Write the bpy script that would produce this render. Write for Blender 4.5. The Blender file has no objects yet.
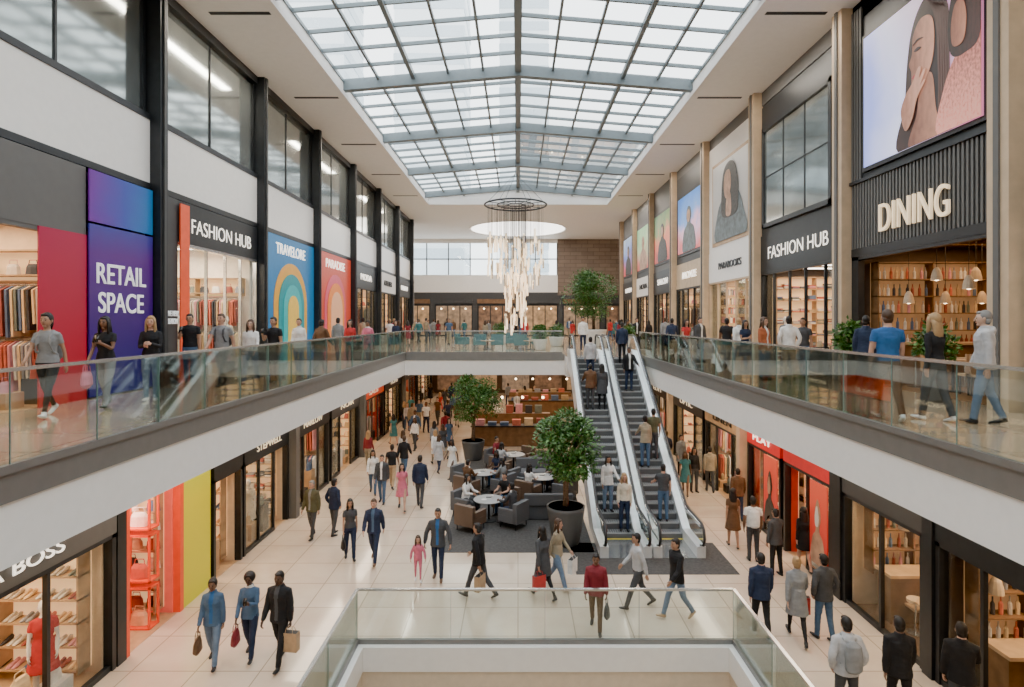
import bpy, math, random
from mathutils import Vector, Matrix
from mathutils.bvhtree import BVHTree
import mathutils.noise as mn
random.seed(7)
scene=bpy.context.scene
COL=scene.collection
CAMZ=6.54; F=580.0; VX=518.0; VY=320.0; UP=4.9
# ------------------------------------------------------------------ materials
MATS={}
def mat(name,col,rough=.5,metal=0.0,emit=None,es=1.0,var=0.06,scale=6.0,bump=0.0,coat=0.0):
    if name in MATS: return MATS[name]
    m=bpy.data.materials.new(name); m.use_nodes=True
    nt=m.node_tree; b=nt.nodes['Principled BSDF']
    b.inputs['Roughness'].default_value=rough; b.inputs['Metallic'].default_value=metal
    tc=nt.nodes.new('ShaderNodeTexCoord'); nz=nt.nodes.new('ShaderNodeTexNoise'); nz.inputs['Scale'].default_value=scale
    nz.inputs['Detail'].default_value=3
    nt.links.new(tc.outputs['Object'],nz.inputs['Vector'])
    cr=nt.nodes.new('ShaderNodeValToRGB')
    c=Vector(col[:3])
    cr.color_ramp.elements[0].color=(*[max(0,x*(1-var)) for x in c],1)
    cr.color_ramp.elements[1].color=(*[min(1,x*(1+var)) for x in c],1)
    cr.color_ramp.elements[0].position=.3; cr.color_ramp.elements[1].position=.7
    nt.links.new(nz.outputs['Fac'],cr.inputs['Fac']); nt.links.new(cr.outputs['Color'],b.inputs['Base Color'])
    if emit is not None:
        b.inputs['Emission Color'].default_value=(*emit,1); b.inputs['Emission Strength'].default_value=es
    if bump:
        bp=nt.nodes.new('ShaderNodeBump'); bp.inputs['Strength'].default_value=bump
        nt.links.new(nz.outputs['Fac'],bp.inputs['Height']); nt.links.new(bp.outputs['Normal'],b.inputs['Normal'])
    MATS[name]=m; return m
def glass(name,tint,refl=.12,tr=1.0):
    m=bpy.data.materials.new(name); m.use_nodes=True; nt=m.node_tree
    nt.nodes.clear(); o=nt.nodes.new('ShaderNodeOutputMaterial'); mx=nt.nodes.new('ShaderNodeMixShader')
    t=nt.nodes.new('ShaderNodeBsdfTransparent'); g=nt.nodes.new('ShaderNodeBsdfGlossy')
    t.inputs['Color'].default_value=(*tint,1); g.inputs['Roughness'].default_value=.03
    g.inputs['Color'].default_value=(.9,.94,.93,1)
    lw=nt.nodes.new('ShaderNodeLayerWeight'); lw.inputs['Blend'].default_value=refl
    ma=nt.nodes.new('ShaderNodeMath'); ma.operation='MULTIPLY_ADD'; ma.inputs[1].default_value=.8; ma.inputs[2].default_value=refl*.35
    nt.links.new(lw.outputs['Fresnel'],ma.inputs[0]); nt.links.new(ma.outputs[0],mx.inputs['Fac'])
    nt.links.new(t.outputs[0],mx.inputs[1]); nt.links.new(g.outputs[0],mx.inputs[2]); nt.links.new(mx.outputs[0],o.inputs['Surface'])
    return m
def emis(name,col,s):
    m=bpy.data.materials.new(name); m.use_nodes=True; b=m.node_tree.nodes['Principled BSDF']
    b.inputs['Base Color'].default_value=(*col,1); b.inputs['Emission Color'].default_value=(*col,1); b.inputs['Emission Strength'].default_value=s
    return m
def tilemat(name,c1,c2,mortar,w,h,rough,msize=.008,rot=0,bias=0.0,coat=0.0):
    m=bpy.data.materials.new(name); m.use_nodes=True; nt=m.node_tree; b=nt.nodes['Principled BSDF']
    tc=nt.nodes.new('ShaderNodeTexCoord'); mp=nt.nodes.new('ShaderNodeMapping'); mp.inputs['Rotation'].default_value=rot if isinstance(rot,tuple) else (0,0,rot)
    br=nt.nodes.new('ShaderNodeTexBrick'); br.offset=0.0 if bias==0 else .5
    br.inputs['Color1'].default_value=(*c1,1); br.inputs['Color2'].default_value=(*c2,1); br.inputs['Mortar'].default_value=(*mortar,1)
    br.inputs['Scale'].default_value=1; br.inputs['Mortar Size'].default_value=msize; br.inputs['Brick Width'].default_value=w; br.inputs['Row Height'].default_value=h
    nz=nt.nodes.new('ShaderNodeTexNoise'); nz.inputs['Scale'].default_value=1.3; nz.inputs['Detail'].default_value=6
    mx=nt.nodes.new('ShaderNodeMix'); mx.data_type='RGBA'; mx.blend_type='OVERLAY'; mx.inputs[0].default_value=.22
    nt.links.new(tc.outputs['Object'],mp.inputs['Vector']); nt.links.new(mp.outputs[0],br.inputs['Vector']); nt.links.new(tc.outputs['Object'],nz.inputs['Vector'])
    nt.links.new(br.outputs['Color'],mx.inputs[6]); nt.links.new(nz.outputs['Fac'],mx.inputs[7]); nt.links.new(mx.outputs[2],b.inputs['Base Color'])
    b.inputs['Roughness'].default_value=rough
    if coat: b.inputs['Coat Weight'].default_value=coat; b.inputs['Coat Roughness'].default_value=.06
    return m
def grad(name,stops,axis=2,emit=0.0,rough=.4,noise=0.0,nscale=2.0):
    """printed / LED panel: colour ramp along generated axis, optional noise"""
    m=bpy.data.materials.new(name); m.use_nodes=True; nt=m.node_tree; b=nt.nodes['Principled BSDF']
    tc=nt.nodes.new('ShaderNodeTexCoord'); sp=nt.nodes.new('ShaderNodeSeparateXYZ'); cr=nt.nodes.new('ShaderNodeValToRGB')
    nt.links.new(tc.outputs['Generated'],sp.inputs[0])
    src=sp.outputs[axis]
    if noise:
        nz=nt.nodes.new('ShaderNodeTexNoise'); nz.inputs['Scale'].default_value=nscale; nz.inputs['Detail'].default_value=3
        nt.links.new(tc.outputs['Generated'],nz.inputs['Vector'])
        a=nt.nodes.new('ShaderNodeMath'); a.operation='MULTIPLY_ADD'; a.inputs[1].default_value=noise; nt.links.new(nz.outputs['Fac'],a.inputs[0]); 
        s=nt.nodes.new('ShaderNodeMath'); s.operation='SUBTRACT'; s.inputs[1].default_value=noise*.5
        nt.links.new(src,s.inputs[0]); nt.links.new(s.outputs[0],a.inputs[2]); src=a.outputs[0]
    nt.links.new(src,cr.inputs['Fac'])
    el=cr.color_ramp.elements
    el[0].position=stops[0][0]; el[0].color=(*stops[0][1],1); el[1].position=stops[-1][0]; el[1].color=(*stops[-1][1],1)
    for p,c in stops[1:-1]:
        e=el.new(p); e.color=(*c,1)
    nt.links.new(cr.outputs[0],b.inputs['Base Color']); b.inputs['Roughness'].default_value=rough
    if emit:
        nt.links.new(cr.outputs[0],b.inputs['Emission Color']); b.inputs['Emission Strength'].default_value=emit
    return m
M_white=mat('white_plaster',(.86,.84,.81),.6,var=.02)
M_fascia=mat('white_fascia',(.84,.825,.80),.3,var=.02)
M_grey=mat('grey_metal_trim',(.22,.215,.205),.4,.4,var=.04)
M_dark=mat('charcoal_metal',(.028,.031,.035),.4,.3,var=.1)
M_dark2=mat('dark_panel',(.050,.051,.053),.5,0,var=.06)
M_gpanel=mat('grey_panel',(.11,.107,.103),.5,var=.04)
M_tan=mat('tan_stone',(.54,.405,.27),.5,var=.1,scale=3)
M_beige=mat('beige_stone',(.66,.55,.42),.5,var=.05)
M_steel=mat('brushed_steel',(.66,.67,.67),.22,.9,var=.04)
M_sky_steel=mat('skylight_steel',(.17,.205,.22),.45,.2,var=.04)
M_black=mat('black_rubber',(.02,.02,.022),.45)
M_wood=mat('walnut_wood',(.18,.095,.045),.45,var=.25,scale=4)
M_woodl=mat('oak_wood',(.48,.31,.17),.45,var=.15,scale=4)
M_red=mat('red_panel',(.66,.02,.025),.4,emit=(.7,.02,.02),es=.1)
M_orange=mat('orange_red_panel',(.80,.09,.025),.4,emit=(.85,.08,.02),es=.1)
M_teal=mat('teal_fabric',(.07,.17,.18),.8)
M_grayf=mat('grey_fabric',(.11,.11,.115),.9,bump=.2,scale=30)
M_carpet=mat('charcoal_carpet',(.065,.062,.060),.95,var=.3,scale=14)
M_brownw=tilemat('brown_tile_wall',(.17,.12,.09),(.22,.16,.12),(.08,.06,.045),1.2,.4,.5,.02,(math.pi/2,0,0),1)
M_floor=tilemat('cream_stone_tiles',(.60,.485,.375),(.655,.54,.43),(.36,.29,.22),1.2,1.2,.16,.012,coat=.35)
M_ufloor=tilemat('warm_stone_tiles',(.47,.35,.24),(.53,.405,.29),(.28,.21,.15),1.2,1.2,.13,.012,coat=.4)
M_glass=glass('railing_glass',(.925,.970,.955),.15)
M_edge=mat('glass_edge_green',(.16,.26,.24),.2)
M_sglass=glass('shop_glass',(.95,.965,.96),.07)
M_skyglass=glass('skylight_glass',(.92,.96,.975),.05)
M_winglass=mat('tinted_window_glass',(.42,.46,.45),.10,.75,var=.3,scale=.6)
M_warm=emis('warm_lamp',(1,.78,.5),9)
M_warmd=emis('warm_lamp_soft',(1,.68,.36),3.5)
M_cool=emis('white_lamp',(1,.93,.82),7)
M_halo=emis('ceiling_cove_light',(1,.97,.92),3.4)
M_signl=emis('sign_letters_white',(1,.93,.82),1.5)
M_cream=emis('sign_letters_cream',(.9,.75,.52),.7)
M_leaf=mat('ficus_leaf',(.05,.13,.03),.45,var=.5,scale=3)
M_leaf2=mat('ficus_leaf_light',(.09,.19,.045),.45,var=.4,scale=3)
M_bark=mat('bark',(.16,.11,.075),.9,var=.3,scale=20,bump=.3)
M_pot=mat('dark_grey_planter',(.08,.08,.08),.6)
M_potw=mat('white_planter',(.66,.64,.60),.5)
M_soil=mat('soil',(.05,.035,.025),.95)
M_step=mat('escalator_step',(.36,.365,.37),.45,.4)
M_stepd=mat('escalator_riser',(.11,.112,.115),.5,.4)
M_yel=mat('comb_yellow',(.7,.55,.08),.5)
PAL=[(.55,.48,.40),(.05,.05,.06),(.72,.68,.62),(.32,.08,.06),(.10,.15,.26),(.45,.32,.18),(.62,.16,.10),(.16,.18,.15),(.78,.56,.32),(.30,.30,.32),(.66,.30,.34),(.80,.76,.70)]
M_goods=[mat('goods_%d'%i,c,.7,var=.15) for i,c in enumerate(PAL)]
# ------------------------------------------------------------------ mesh builder
class MB:
    def __init__(s): s.v=[];s.f=[];s.m=[];s.mats=[]
    def mi(s,m):
        if m not in s.mats: s.mats.append(m)
        return s.mats.index(m)
    def box(s,x0,x1,y0,y1,z0,z1,m):
        if x0>x1:x0,x1=x1,x0
        if y0>y1:y0,y1=y1,y0
        b=len(s.v); s.v+=[(x0,y0,z0),(x1,y0,z0),(x1,y1,z0),(x0,y1,z0),(x0,y0,z1),(x1,y0,z1),(x1,y1,z1),(x0,y1,z1)]
        s.f+=[tuple(b+i for i in q) for q in ((0,3,2,1),(4,5,6,7),(0,1,5,4),(1,2,6,5),(2,3,7,6),(3,0,4,7))]
        s.m+=[s.mi(m)]*6
    def poly(s,pts,m):
        b=len(s.v); s.v+=[tuple(p) for p in pts]; s.f.append(tuple(range(b,b+len(pts)))); s.m.append(s.mi(m))
    def extr(s,pts,vec,m):
        n=len(pts); b=len(s.v); v=Vector(vec)
        s.v+=[tuple(p) for p in pts]+[tuple(Vector(p)+v) for p in pts]
        s.f.append(tuple(range(b,b+n))[::-1]); s.f.append(tuple(range(b+n,b+2*n)))
        for i in range(n):
            j=(i+1)%n; s.f.append((b+i,b+j,b+n+j,b+n+i))
        s.m+=[s.mi(m)]*(n+2)
    def loft(s,pts,rad,m,n=8,hint=(1,0,0),caps=True,rnd=False):
        pts=[Vector(p) for p in pts]; rad=[(r,r) if not isinstance(r,(tuple,list)) else r for r in rad]
        ms=m if isinstance(m,list) else [m]*(len(pts)-1)
        if rnd:
            t0=(pts[0]-pts[1]).normalized(); t1=(pts[-1]-pts[-2]).normalized()
            r0=min(rad[0]); r1=min(rad[-1])
            pts=[pts[0]+t0*r0*.75]+pts+[pts[-1]+t1*r1*.75]; rad=[(rad[0][0]*.6,rad[0][1]*.6)]+rad+[(rad[-1][0]*.6,rad[-1][1]*.6)]
            ms=[ms[0]]+ms+[ms[-1]]
        h=Vector(hint); base=len(s.v); k=len(pts)
        for i,p in enumerate(pts):
            a=pts[max(0,i-1)]; c=pts[min(k-1,i+1)]
            t=(c-a); t=t.normalized() if t.length>1e-9 else Vector((0,0,1))
            sx=h-t*h.dot(t)
            if sx.length<.05: sx=Vector((0,1,0))-t*t.y
            sx.normalize(); oy=t.cross(sx)
            for j in range(n):
                an=2*math.pi*j/n
                s.v.append(tuple(p+sx*rad[i][0]*math.cos(an)+oy*rad[i][1]*math.sin(an)))
        for i in range(k-1):
            mm=s.mi(ms[i])
            for j in range(n):
                q=(j+1)%n
                s.f.append((base+i*n+j,base+i*n+q,base+(i+1)*n+q,base+(i+1)*n+j)); s.m.append(mm)
        if caps:
            s.f.append(tuple(base+j for j in range(n))[::-1]); s.m.append(s.mi(ms[0]))
            s.f.append(tuple(base+(k-1)*n+j for j in range(n))); s.m.append(s.mi(ms[-1]))
    def ball(s,c,r,m,nu=10,nv=7,fn=None):
        rx,ry,rz=r if isinstance(r,(tuple,list)) else (r,r,r)
        b=len(s.v); c=Vector(c); mm=s.mi(m)
        def put(u):
            x,y,z=u.x*rx,u.y*ry,u.z*rz
            if fn: x,y,z=fn(u,x,y,z)
            s.v.append((c.x+x,c.y+y,c.z+z))
        put(Vector((0,0,-1)))
        for i in range(1,nv):
            ph=-math.pi/2+math.pi*i/nv
            for j in range(nu):
                th=2*math.pi*j/nu; put(Vector((math.cos(ph)*math.cos(th),math.cos(ph)*math.sin(th),math.sin(ph))))
        put(Vector((0,0,1)))
        top=len(s.v)-1
        for j in range(nu):
            q=(j+1)%nu
            s.f.append((b,b+1+q,b+1+j)); s.m.append(mm)
            for i in range(nv-2):
                a=b+1+i*nu
                s.f.append((a+j,a+q,a+nu+q,a+nu+j)); s.m.append(mm)
            a=b+1+(nv-2)*nu; s.f.append((a+j,a+q,top)); s.m.append(mm)
    def mesh(s,name):
        me=bpy.data.meshes.new(name); me.from_pydata(s.v,[],s.f)
        for m in s.mats: me.materials.append(m)
        me.polygons.foreach_set('material_index',s.m); me.update(); return me
    def obj(s,name,parent=None,smooth=False,bevel=0,loc=None,rot=None):
        me=s.mesh(name)
        if smooth: me.polygons.foreach_set('use_smooth',[True]*len(me.polygons))
        o=bpy.data.objects.new(name,me); COL.objects.link(o)
        if parent: o.parent=parent
        if loc: o.location=loc
        if rot is not None: o.rotation_euler=(0,0,rot)
        if bevel:
            md=o.modifiers.new('b','BEVEL'); md.width=bevel; md.segments=2; md.limit_method='ANGLE'
        return o
def empty(name,loc=(0,0,0)):
    e=bpy.data.objects.new(name,None); COL.objects.link(e); e.location=loc; e.empty_display_size=.2; return e
def text(name,body,loc,size,m,side=None,ext=.012,width=None,parent=None,bold=0.0,space=1.0):
    cu=bpy.data.curves.new(name,'FONT'); cu.body=body; cu.size=size; cu.extrude=ext; cu.align_x='CENTER'; cu.align_y='CENTER'; cu.offset=bold; cu.space_character=space
    cu.materials.append(m); o=bpy.data.objects.new(name,cu); COL.objects.link(o); o.location=loc
    rz={-1:math.pi/2,1:-math.pi/2,0:0}[side if side is not None else 0]
    o.rotation_euler=(math.pi/2,0,rz)
    if width:
        bpy.context.view_layer.update(); w=max(v[0] for v in o.bound_box)-min(v[0] for v in o.bound_box)
        if w>0: o.scale=(width/w,1,1)
    if parent: o.parent=parent
    return o
def area(name,x,y,z,sx,sy,e,col=(1,.9,.78),rot=(0,0,0),parent=None):
    l=bpy.data.lights.new(name,'AREA'); l.shape='RECTANGLE'; l.size=sx; l.size_y=sy; l.energy=e; l.color=col
    o=bpy.data.objects.new(name,l); COL.objects.link(o); o.location=(x,y,z); o.rotation_euler=rot; return o
# ------------------------------------------------------------------ room shell
WX=9.0; LX=7.6; SE=5.4; CZ=14.9; SO=3.95; YB=-6.0; YBR=27.5; YEND=60.0
m=MB()  # lower floor with void
VX0,VX1,VY0,VY1=-3.1,4.2,1.0,11.5
m.box(-14,VX0,YB,YEND,-.4,0,M_floor); m.box(VX1,14,YB,YEND,-.4,0,M_floor); m.box(VX0,VX1,VY1,YEND,-.4,0,M_floor); m.box(VX0,VX1,YB,VY0,-.4,0,M_floor)
m.obj('floor')
m=MB()
for (a,b,c,d) in ((VX0-.3,VX0,VY0,VY1),(VX1,VX1+.3,VY0,VY1),(VX0,VX1,VY1,VY1+.3),(VX0,VX1,VY0-.3,VY0)): m.box(a,b,c,d,-4.5,-.4,M_beige)
m.obj('wall_basement')
m=MB(); 
for (a,b,c,d) in ((VX0-.28,VX0+.03,VY0,VY1+.28),(VX1-.03,VX1+.28,VY0,VY1+.28),(VX0+.03,VX1-.03,VY1-.03,VY1+.28)): m.box(a,b,c,d,-.42,.06,M_fascia)
m.obj('trim_void_edge')
m=MB(); m.box(VX0-.3,VX1+.3,VY0-.3,VY1+.3,-4.7,-4.5,M_beige); m.obj('floor_basement')
m=MB()
def slab(x0,x1,y0,y1):
    m.box(x0,x1,y0,y1,UP-.02,UP,M_ufloor); m.box(x0,x1,y0,y1,SO,UP-.02,M_white)
slab(-14,-SE,YB,YBR); slab(SE,14,YB,YBR); slab(-14,2.2,YBR,YEND); slab(5.2,14,YBR,YEND); slab(2.2,5.2,26.4,YEND)
m.obj('floor_upper')
m=MB() # fascias
for sx in (-1,1):
    m.box(sx*SE,sx*(SE-.05),YB,YBR if sx<0 else 26.4,SO-.01,UP-.27,M_fascia)
    m.box(sx*SE,sx*(SE-.08),YB,YBR if sx<0 else 26.4,UP-.27,UP+.04,M_grey)
m.box(-SE,2.2,YBR-.05,YBR,SO-.01,UP-.27,M_fascia); m.box(-SE,2.2,YBR-.08,YBR,UP-.27,UP+.04,M_grey)
m.obj('trim_slab_edge')
# ceiling
m=MB(); SX=6.5; SY1=42.0
m.box(-14,-SX,YB,YEND,CZ,CZ+.3,M_white); m.box(SX,14,YB,YEND,CZ,CZ+.3,M_white); m.box(-SX,SX,SY1,YEND,CZ,CZ+.3,M_white)
m.obj('ceiling')
m=MB()
for sx in (-1,1): m.box(sx*SX,sx*(SX+.15),YB,SY1,CZ+.3,CZ+.62,M_white); m.box(sx*(SX),sx*(SX-.06),YB,SY1,CZ-.04,CZ+.12,M_white)
m.extr([(-SX,SY1,CZ+.3),(SX,SY1,CZ+.3),(SX,SY1,CZ+.55),(0,SY1,CZ+1.1),(-SX,SY1,CZ+.55)],(0,.15,0),M_white)
m.extr([(-SX,YB,CZ),(SX,YB,CZ),(SX,YB,CZ+.55),(0,YB,CZ+1.1),(-SX,YB,CZ+.55)],(0,-.15,0),M_white)
m.obj('trim_skylight_curb')
m=MB(); m.box(-14,14,YB-.3,YB,-.4,CZ,M_white); m.obj('wall_light_block')  # unseen wall added behind the camera so light does not leak
# skylight
EZ=CZ+.55; RZ=CZ+1.1
m=MB()
def zs(x): return RZ-(RZ-EZ)*abs(x)/SX
mains=[-3.5+6.3*i for i in range(8)]
for y in mains:
    for sx in (-1,1):
        m.extr([(sx*SX,y-.13,EZ-.36),(0,y-.13,RZ-.36),(0,y-.13,RZ+.05),(sx*SX,y-.13,EZ+.05)],(0,.26,0),M_sky_steel)
y=mains[0]-1.26
while y<SY1:
    if min(abs(y-a) for a in mains)>.3:
        for sx in (-1,1): m.extr([(sx*SX,y-.035,EZ-.08),(0,y-.035,RZ-.08),(0,y-.035,RZ+.04),(sx*SX,y-.035,EZ+.04)],(0,.07,0),M_sky_steel)
    y+=1.26
for i in range(-5,6):
    x=i*1.3; z=zs(x); w=.12 if i==0 else .04; h=.22 if i==0 else .08
    if i in(-3,3): w=.07;h=.15
    m.box(x-w,x+w,YB,SY1,z-h,z+.03,M_sky_steel)
m.obj('skylight_frame')
m=MB()
for sx in (-1,1): m.poly([(0,YB,RZ),(sx*SX,YB,EZ),(sx*SX,SY1,EZ),(0,SY1,RZ)],M_skyglass)
m.obj('window_skylight')
m=MB()
for y in (9.9,15.8,21.8,27.6,33.3,39): 
    for sx in (-1,1): m.box(sx*6.75,sx*8.4,y-.07,y+.07,CZ-.012,CZ+.01,M_black)
m.obj('ceiling_air_vent')
m=MB()
m.loft([(0,53.4,CZ-.05),(0,53.4,CZ+.02)],[4.5,4.5],M_white,48,caps=False)
m.loft([(0,53.4,CZ-.03),(0,53.4,CZ-.02)],[4.3,4.3],M_halo,48); m.obj('ceiling_cove_lamp')
m=MB(); m.box(-14.3,-14,YB,YEND,-.4,CZ,M_white); m.obj('wall_left_outer')
m=MB(); m.box(14,14.3,YB,YEND,-.4,CZ,M_white); m.obj('wall_right_outer')
# ------------------------------------------------------------------ side walls of upper hall
colL=[2.9,8.6,14.3,20.1,25.6,31.2,36.9,42.6,48.3]
colR=[4.6,10.5,15.8,21.6,27.4,33.0,38.5,44.0,49.5]
m=MB()
for y in colL:
    m.box(-WX-.1,-WX+.28,y-.15,y+.15,UP,CZ,M_dark)
    m.box(-WX+.28,-WX+.32,y-.05,y+.05,UP,CZ,M_dark2)
o=m.obj('column_left')
m=MB()
for y in colR:
    m.box(WX+.1,WX-.32,y-.24,y+.24,UP,CZ,M_tan); m.box(WX+.1,WX-.36,y-.06,y+.06,UP,CZ,M_gpanel)
m.obj('column_right')
m=MB(); m.box(-WX-.25,-WX+.02,YB,50,9.87,11.5,M_fascia); m.box(-WX-.25,-WX+.05,YB,50,11.42,11.56,M_dark); m.box(-WX-.25,-WX+.05,YB,50,9.72,9.87,M_dark); m.box(-WX-.25,-WX+.05,YB,50,CZ-.25,CZ,M_dark)
m.box(-WX-4.9,-WX-.25,YB,50,9.72,9.87,M_white)
m.box(-WX-.3,-WX-.26,YB,50,11.5,CZ,M_dark)
m.obj('wall_left')
for i in range(len(colL)-1):
    m=MB(); y0,y1=colL[i]+.17,colL[i+1]-.17
    m.box(-WX-.2,-WX-.15,y0,y1,11.56,CZ-.25,M_winglass)
    m.box(-WX-.16,-WX-.12,(y0+y1)/2-.03,(y0+y1)/2+.03,11.56,CZ-.25,M_dark)
    m.box(-WX-.16,-WX-.06,y0,y0+.1,11.56,CZ-.25,M_dark); m.box(-WX-.16,-WX-.06,y1-.1,y1,11.56,CZ-.25,M_dark)
    m.obj('window_%d'%(i+1))
m=MB(); m.box(WX+.02,WX+.25,YB,50,9.7,CZ,M_dark2); m.box(WX+.25,WX+4.9,YB,50,9.7,9.87,M_white)
m.box(WX-.02,WX+.25,YB,50,CZ-.5,CZ,M_gpanel)
m.obj('wall_right')
# ------------------------------------------------------------------ railings
def railing(name,p0,p1,z,h=1.1,pan=1.25,railm=None):
    p0=Vector((*p0,z)); p1=Vector((*p1,z)); L=(p1-p0).length; d=(p1-p0)/L; n=max(1,round(L/pan)); nn=Vector((-d.y,d.x,0))
    m=MB()
    for i in range(n):
        a=p0+d*(L*i/n+.012); b=p0+d*(L*(i+1)/n-.012)
        m.extr([a+nn*.006+Vector((0,0,.02)),b+nn*.006+Vector((0,0,.02)),b+nn*.006+Vector((0,0,h-.03)),a+nn*.006+Vector((0,0,h-.03))],-nn*.012,M_glass)
        m.extr([b-d*.0+nn*.007+Vector((0,0,.02)),b+d*.008+nn*.007+Vector((0,0,.02)),b+d*.008+nn*.007+Vector((0,0,h-.03)),b+nn*.007+Vector((0,0,h-.03))],-nn*.014,M_edge)
    q=[p0+nn*.03+Vector((0,0,h-.04)),p0-nn*.03+Vector((0,0,h-.04)),p0-nn*.03+Vector((0,0,h)),p0+nn*.03+Vector((0,0,h))]
    m.extr(q,d*L,M_steel)
    q=[p0+nn*.035+Vector((0,0,0)),p0-nn*.035,p0-nn*.035+Vector((0,0,.09)),p0+nn*.035+Vector((0,0,.09))]
    m.extr(q,d*L,M_grey)
    return m.obj(name)
railing('glass_railing',(-SE+.08,-4),(-SE+.08,YBR-.0),UP+.04)
railing('glass_railing',(SE-.08,25.4),(SE-.08,-4),UP+.04)
railing('glass_railing',(-SE+.08,YBR-.02),(2.1,YBR-.02),UP+.04)
railing('glass_railing',(VX0-.12,VY1+.12),(VX1+.12,VY1+.12),.06,pan=1.8)
railing('glass_railing',(VX0-.12,VY0),(VX0-.12,VY1+.12),.06,pan=1.8)
railing('glass_railing',(VX1+.12,VY1+.12),(VX1+.12,VY0),.06,pan=1.8)
# ------------------------------------------------------------------ shops
def wallbox(m,sx,X,u0,u1,d0,d1,z0,z1,mt): m.box(sx*(X+d0),sx*(X+d1),u0,u1,z0,z1,mt)
M_inw=mat('shop_cream_wall',(.70,.53,.36),.6); M_inw2=mat('shop_white_wall',(.82,.74,.64),.6); M_ind=mat('restaurant_dark_wall',(.085,.055,.038),.6); M_inr=mat('shop_red_wall',(.60,.05,.035),.6)
M_ceilp=mat('shop_ceiling',(.55,.48,.40),.7)
M_back=mat('backlit_panel',(.8,.55,.32),.5,emit=(1,.62,.30),es=.7,var=.2,scale=2)
def handbag(m,x,y,z,s,mt,hint):
    m.loft([(x,y,z),(x,y,z+.16*s),(x,y,z+.22*s)],[(.16*s,.07*s),(.14*s,.06*s),(.10*s,.03*s)],mt,8,hint)
    h=Vector(hint); c=Vector((x,y,z+.2*s))
    m.loft([c-h*.09*s,c-h*.07*s+Vector((0,0,.10*s)),c+h*.07*s+Vector((0,0,.10*s)),c+h*.09*s],[.008*s]*4,mt,5,(h.y,h.x,0))
def far_shelf(m,sx,X,u1,z,d0,d1,levels,zb,zh,shelf,back,kind):
    wallbox(m,sx,X,u1-.03,u1-.005,d0,d1,z+zb-.1,z+zb+zh*levels,back)
    for k in range(levels+1):
        zz=z+zb+k*zh; wallbox(m,sx,X,u1-.34,u1-.03,d0,d1,zz-.03,zz,shelf)
        if k==levels: break
        d=d0+.12
        while d<d1-.12:
            x=sx*(X+d); mt=random.choice(M_goods); y=u1-.19
            if kind=='bottle':
                m.loft([(x,y,zz),(x,y,zz+.19),(x,y,zz+.23),(x,y,zz+.31)],[.036,.036,.014,.013],mt,7); d+=random.uniform(.1,.2)
            elif kind=='shoe':
                for q in(-.05,.05): m.loft([(x+q,y+.12,zz+.05),(x+q,y+.04,zz+.04),(x+q,y-.06,zz+.025),(x+q,y-.13,zz+.02)],[(.034,.05),(.036,.04),(.042,.028),(.03,.016)],mt,7,(1,0,0),rnd=True)
                d+=random.uniform(.24,.32)
            elif kind=='book':
                w=random.uniform(.03,.06); wallbox(m,sx,X,u1-.28,u1-.06,d,d+w,zz,zz+random.uniform(.2,.3),mt); d+=w+.004
            elif kind=='fold':
                for j in range(random.randint(2,5)): wallbox(m,sx,X,u1-.31,u1-.06,d-.12,d+.12,zz+j*.045,zz+j*.045+.04,mt if j%2 else random.choice(M_goods))
                d+=.3
            else:
                handbag(m,x,y,zz,1.0,mt,(1,0,0)); d+=random.uniform(.36,.5)
    for dd in (d0,(d0+d1)/2,d1-.03): wallbox(m,sx,X,u1-.34,u1-.03,dd,dd+.03,z+zb-.1,z+zb+zh*levels,shelf)
def garment(m,sx,X,u,d,zt,mt,along):
    h=random.uniform(.75,1.05); w=.23; t=.022
    if along=='u': prof=[(d-.05,zt),(d+.05,zt),(d+w,zt-.09),(d+w-.04,zt-h),(d-w+.04,zt-h),(d-w,zt-.09)]; m.extr([(sx*(X+a),u,b) for a,b in prof],(0,t*2,0),mt)
    else: prof=[(u-.05,zt),(u+.05,zt),(u+w,zt-.09),(u+w-.04,zt-h),(u-w+.04,zt-h),(u-w,zt-.09)]; m.extr([(sx*(X+d),a,b) for a,b in prof],(sx*t*2,0,0),mt)
def goods_clothes(m,sx,X,u0,u1,z,dep,H):
    for zt in (1.25,2.35):
        d0=dep-.35
        m.loft([(sx*(X+d0),u0+.2,z+zt),(sx*(X+d0),u1-.2,z+zt)],[.015,.015],M_steel,6,(0,0,1))
        u=u0+.3
        while u<u1-.3:
            if random.random()<.85: garment(m,sx,X,u,d0,z+zt-.03,random.choice(M_goods),'u')
            u+=random.uniform(.07,.13)
        m.loft([(sx*(X+.3),u1-.3,z+zt),(sx*(X+dep-.6),u1-.3,z+zt)],[.015,.015],M_steel,6,(0,0,1))
        dd=.35
        while dd<dep-.7:
            garment(m,sx,X,u1-.3,dd,z+zt-.03,random.choice(M_goods),'d'); dd+=random.uniform(.06,.11)
    if H>3: far_shelf(m,sx,X,u1,z,.25,dep-.3,1,2.55,.5,M_woodl,M_back,'bag')
    uc=(u0+u1)/2
    wallbox(m,sx,X,uc-.7,uc+.7,1.6,2.3,z+.72,z+.78,M_woodl)
    for a in (-.62,.58):
        for b in (1.64,2.2): wallbox(m,sx,X,uc+a,uc+a+.05,b,b+.05,z,z+.72,M_woodl)
    for i in range(5):
        for j in range(random.randint(2,5)): wallbox(m,sx,X,uc-.6+i*.25,uc-.4+i*.25,1.8,2.1,z+.78+j*.04,z+.815+j*.04,random.choice(M_goods))
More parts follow.
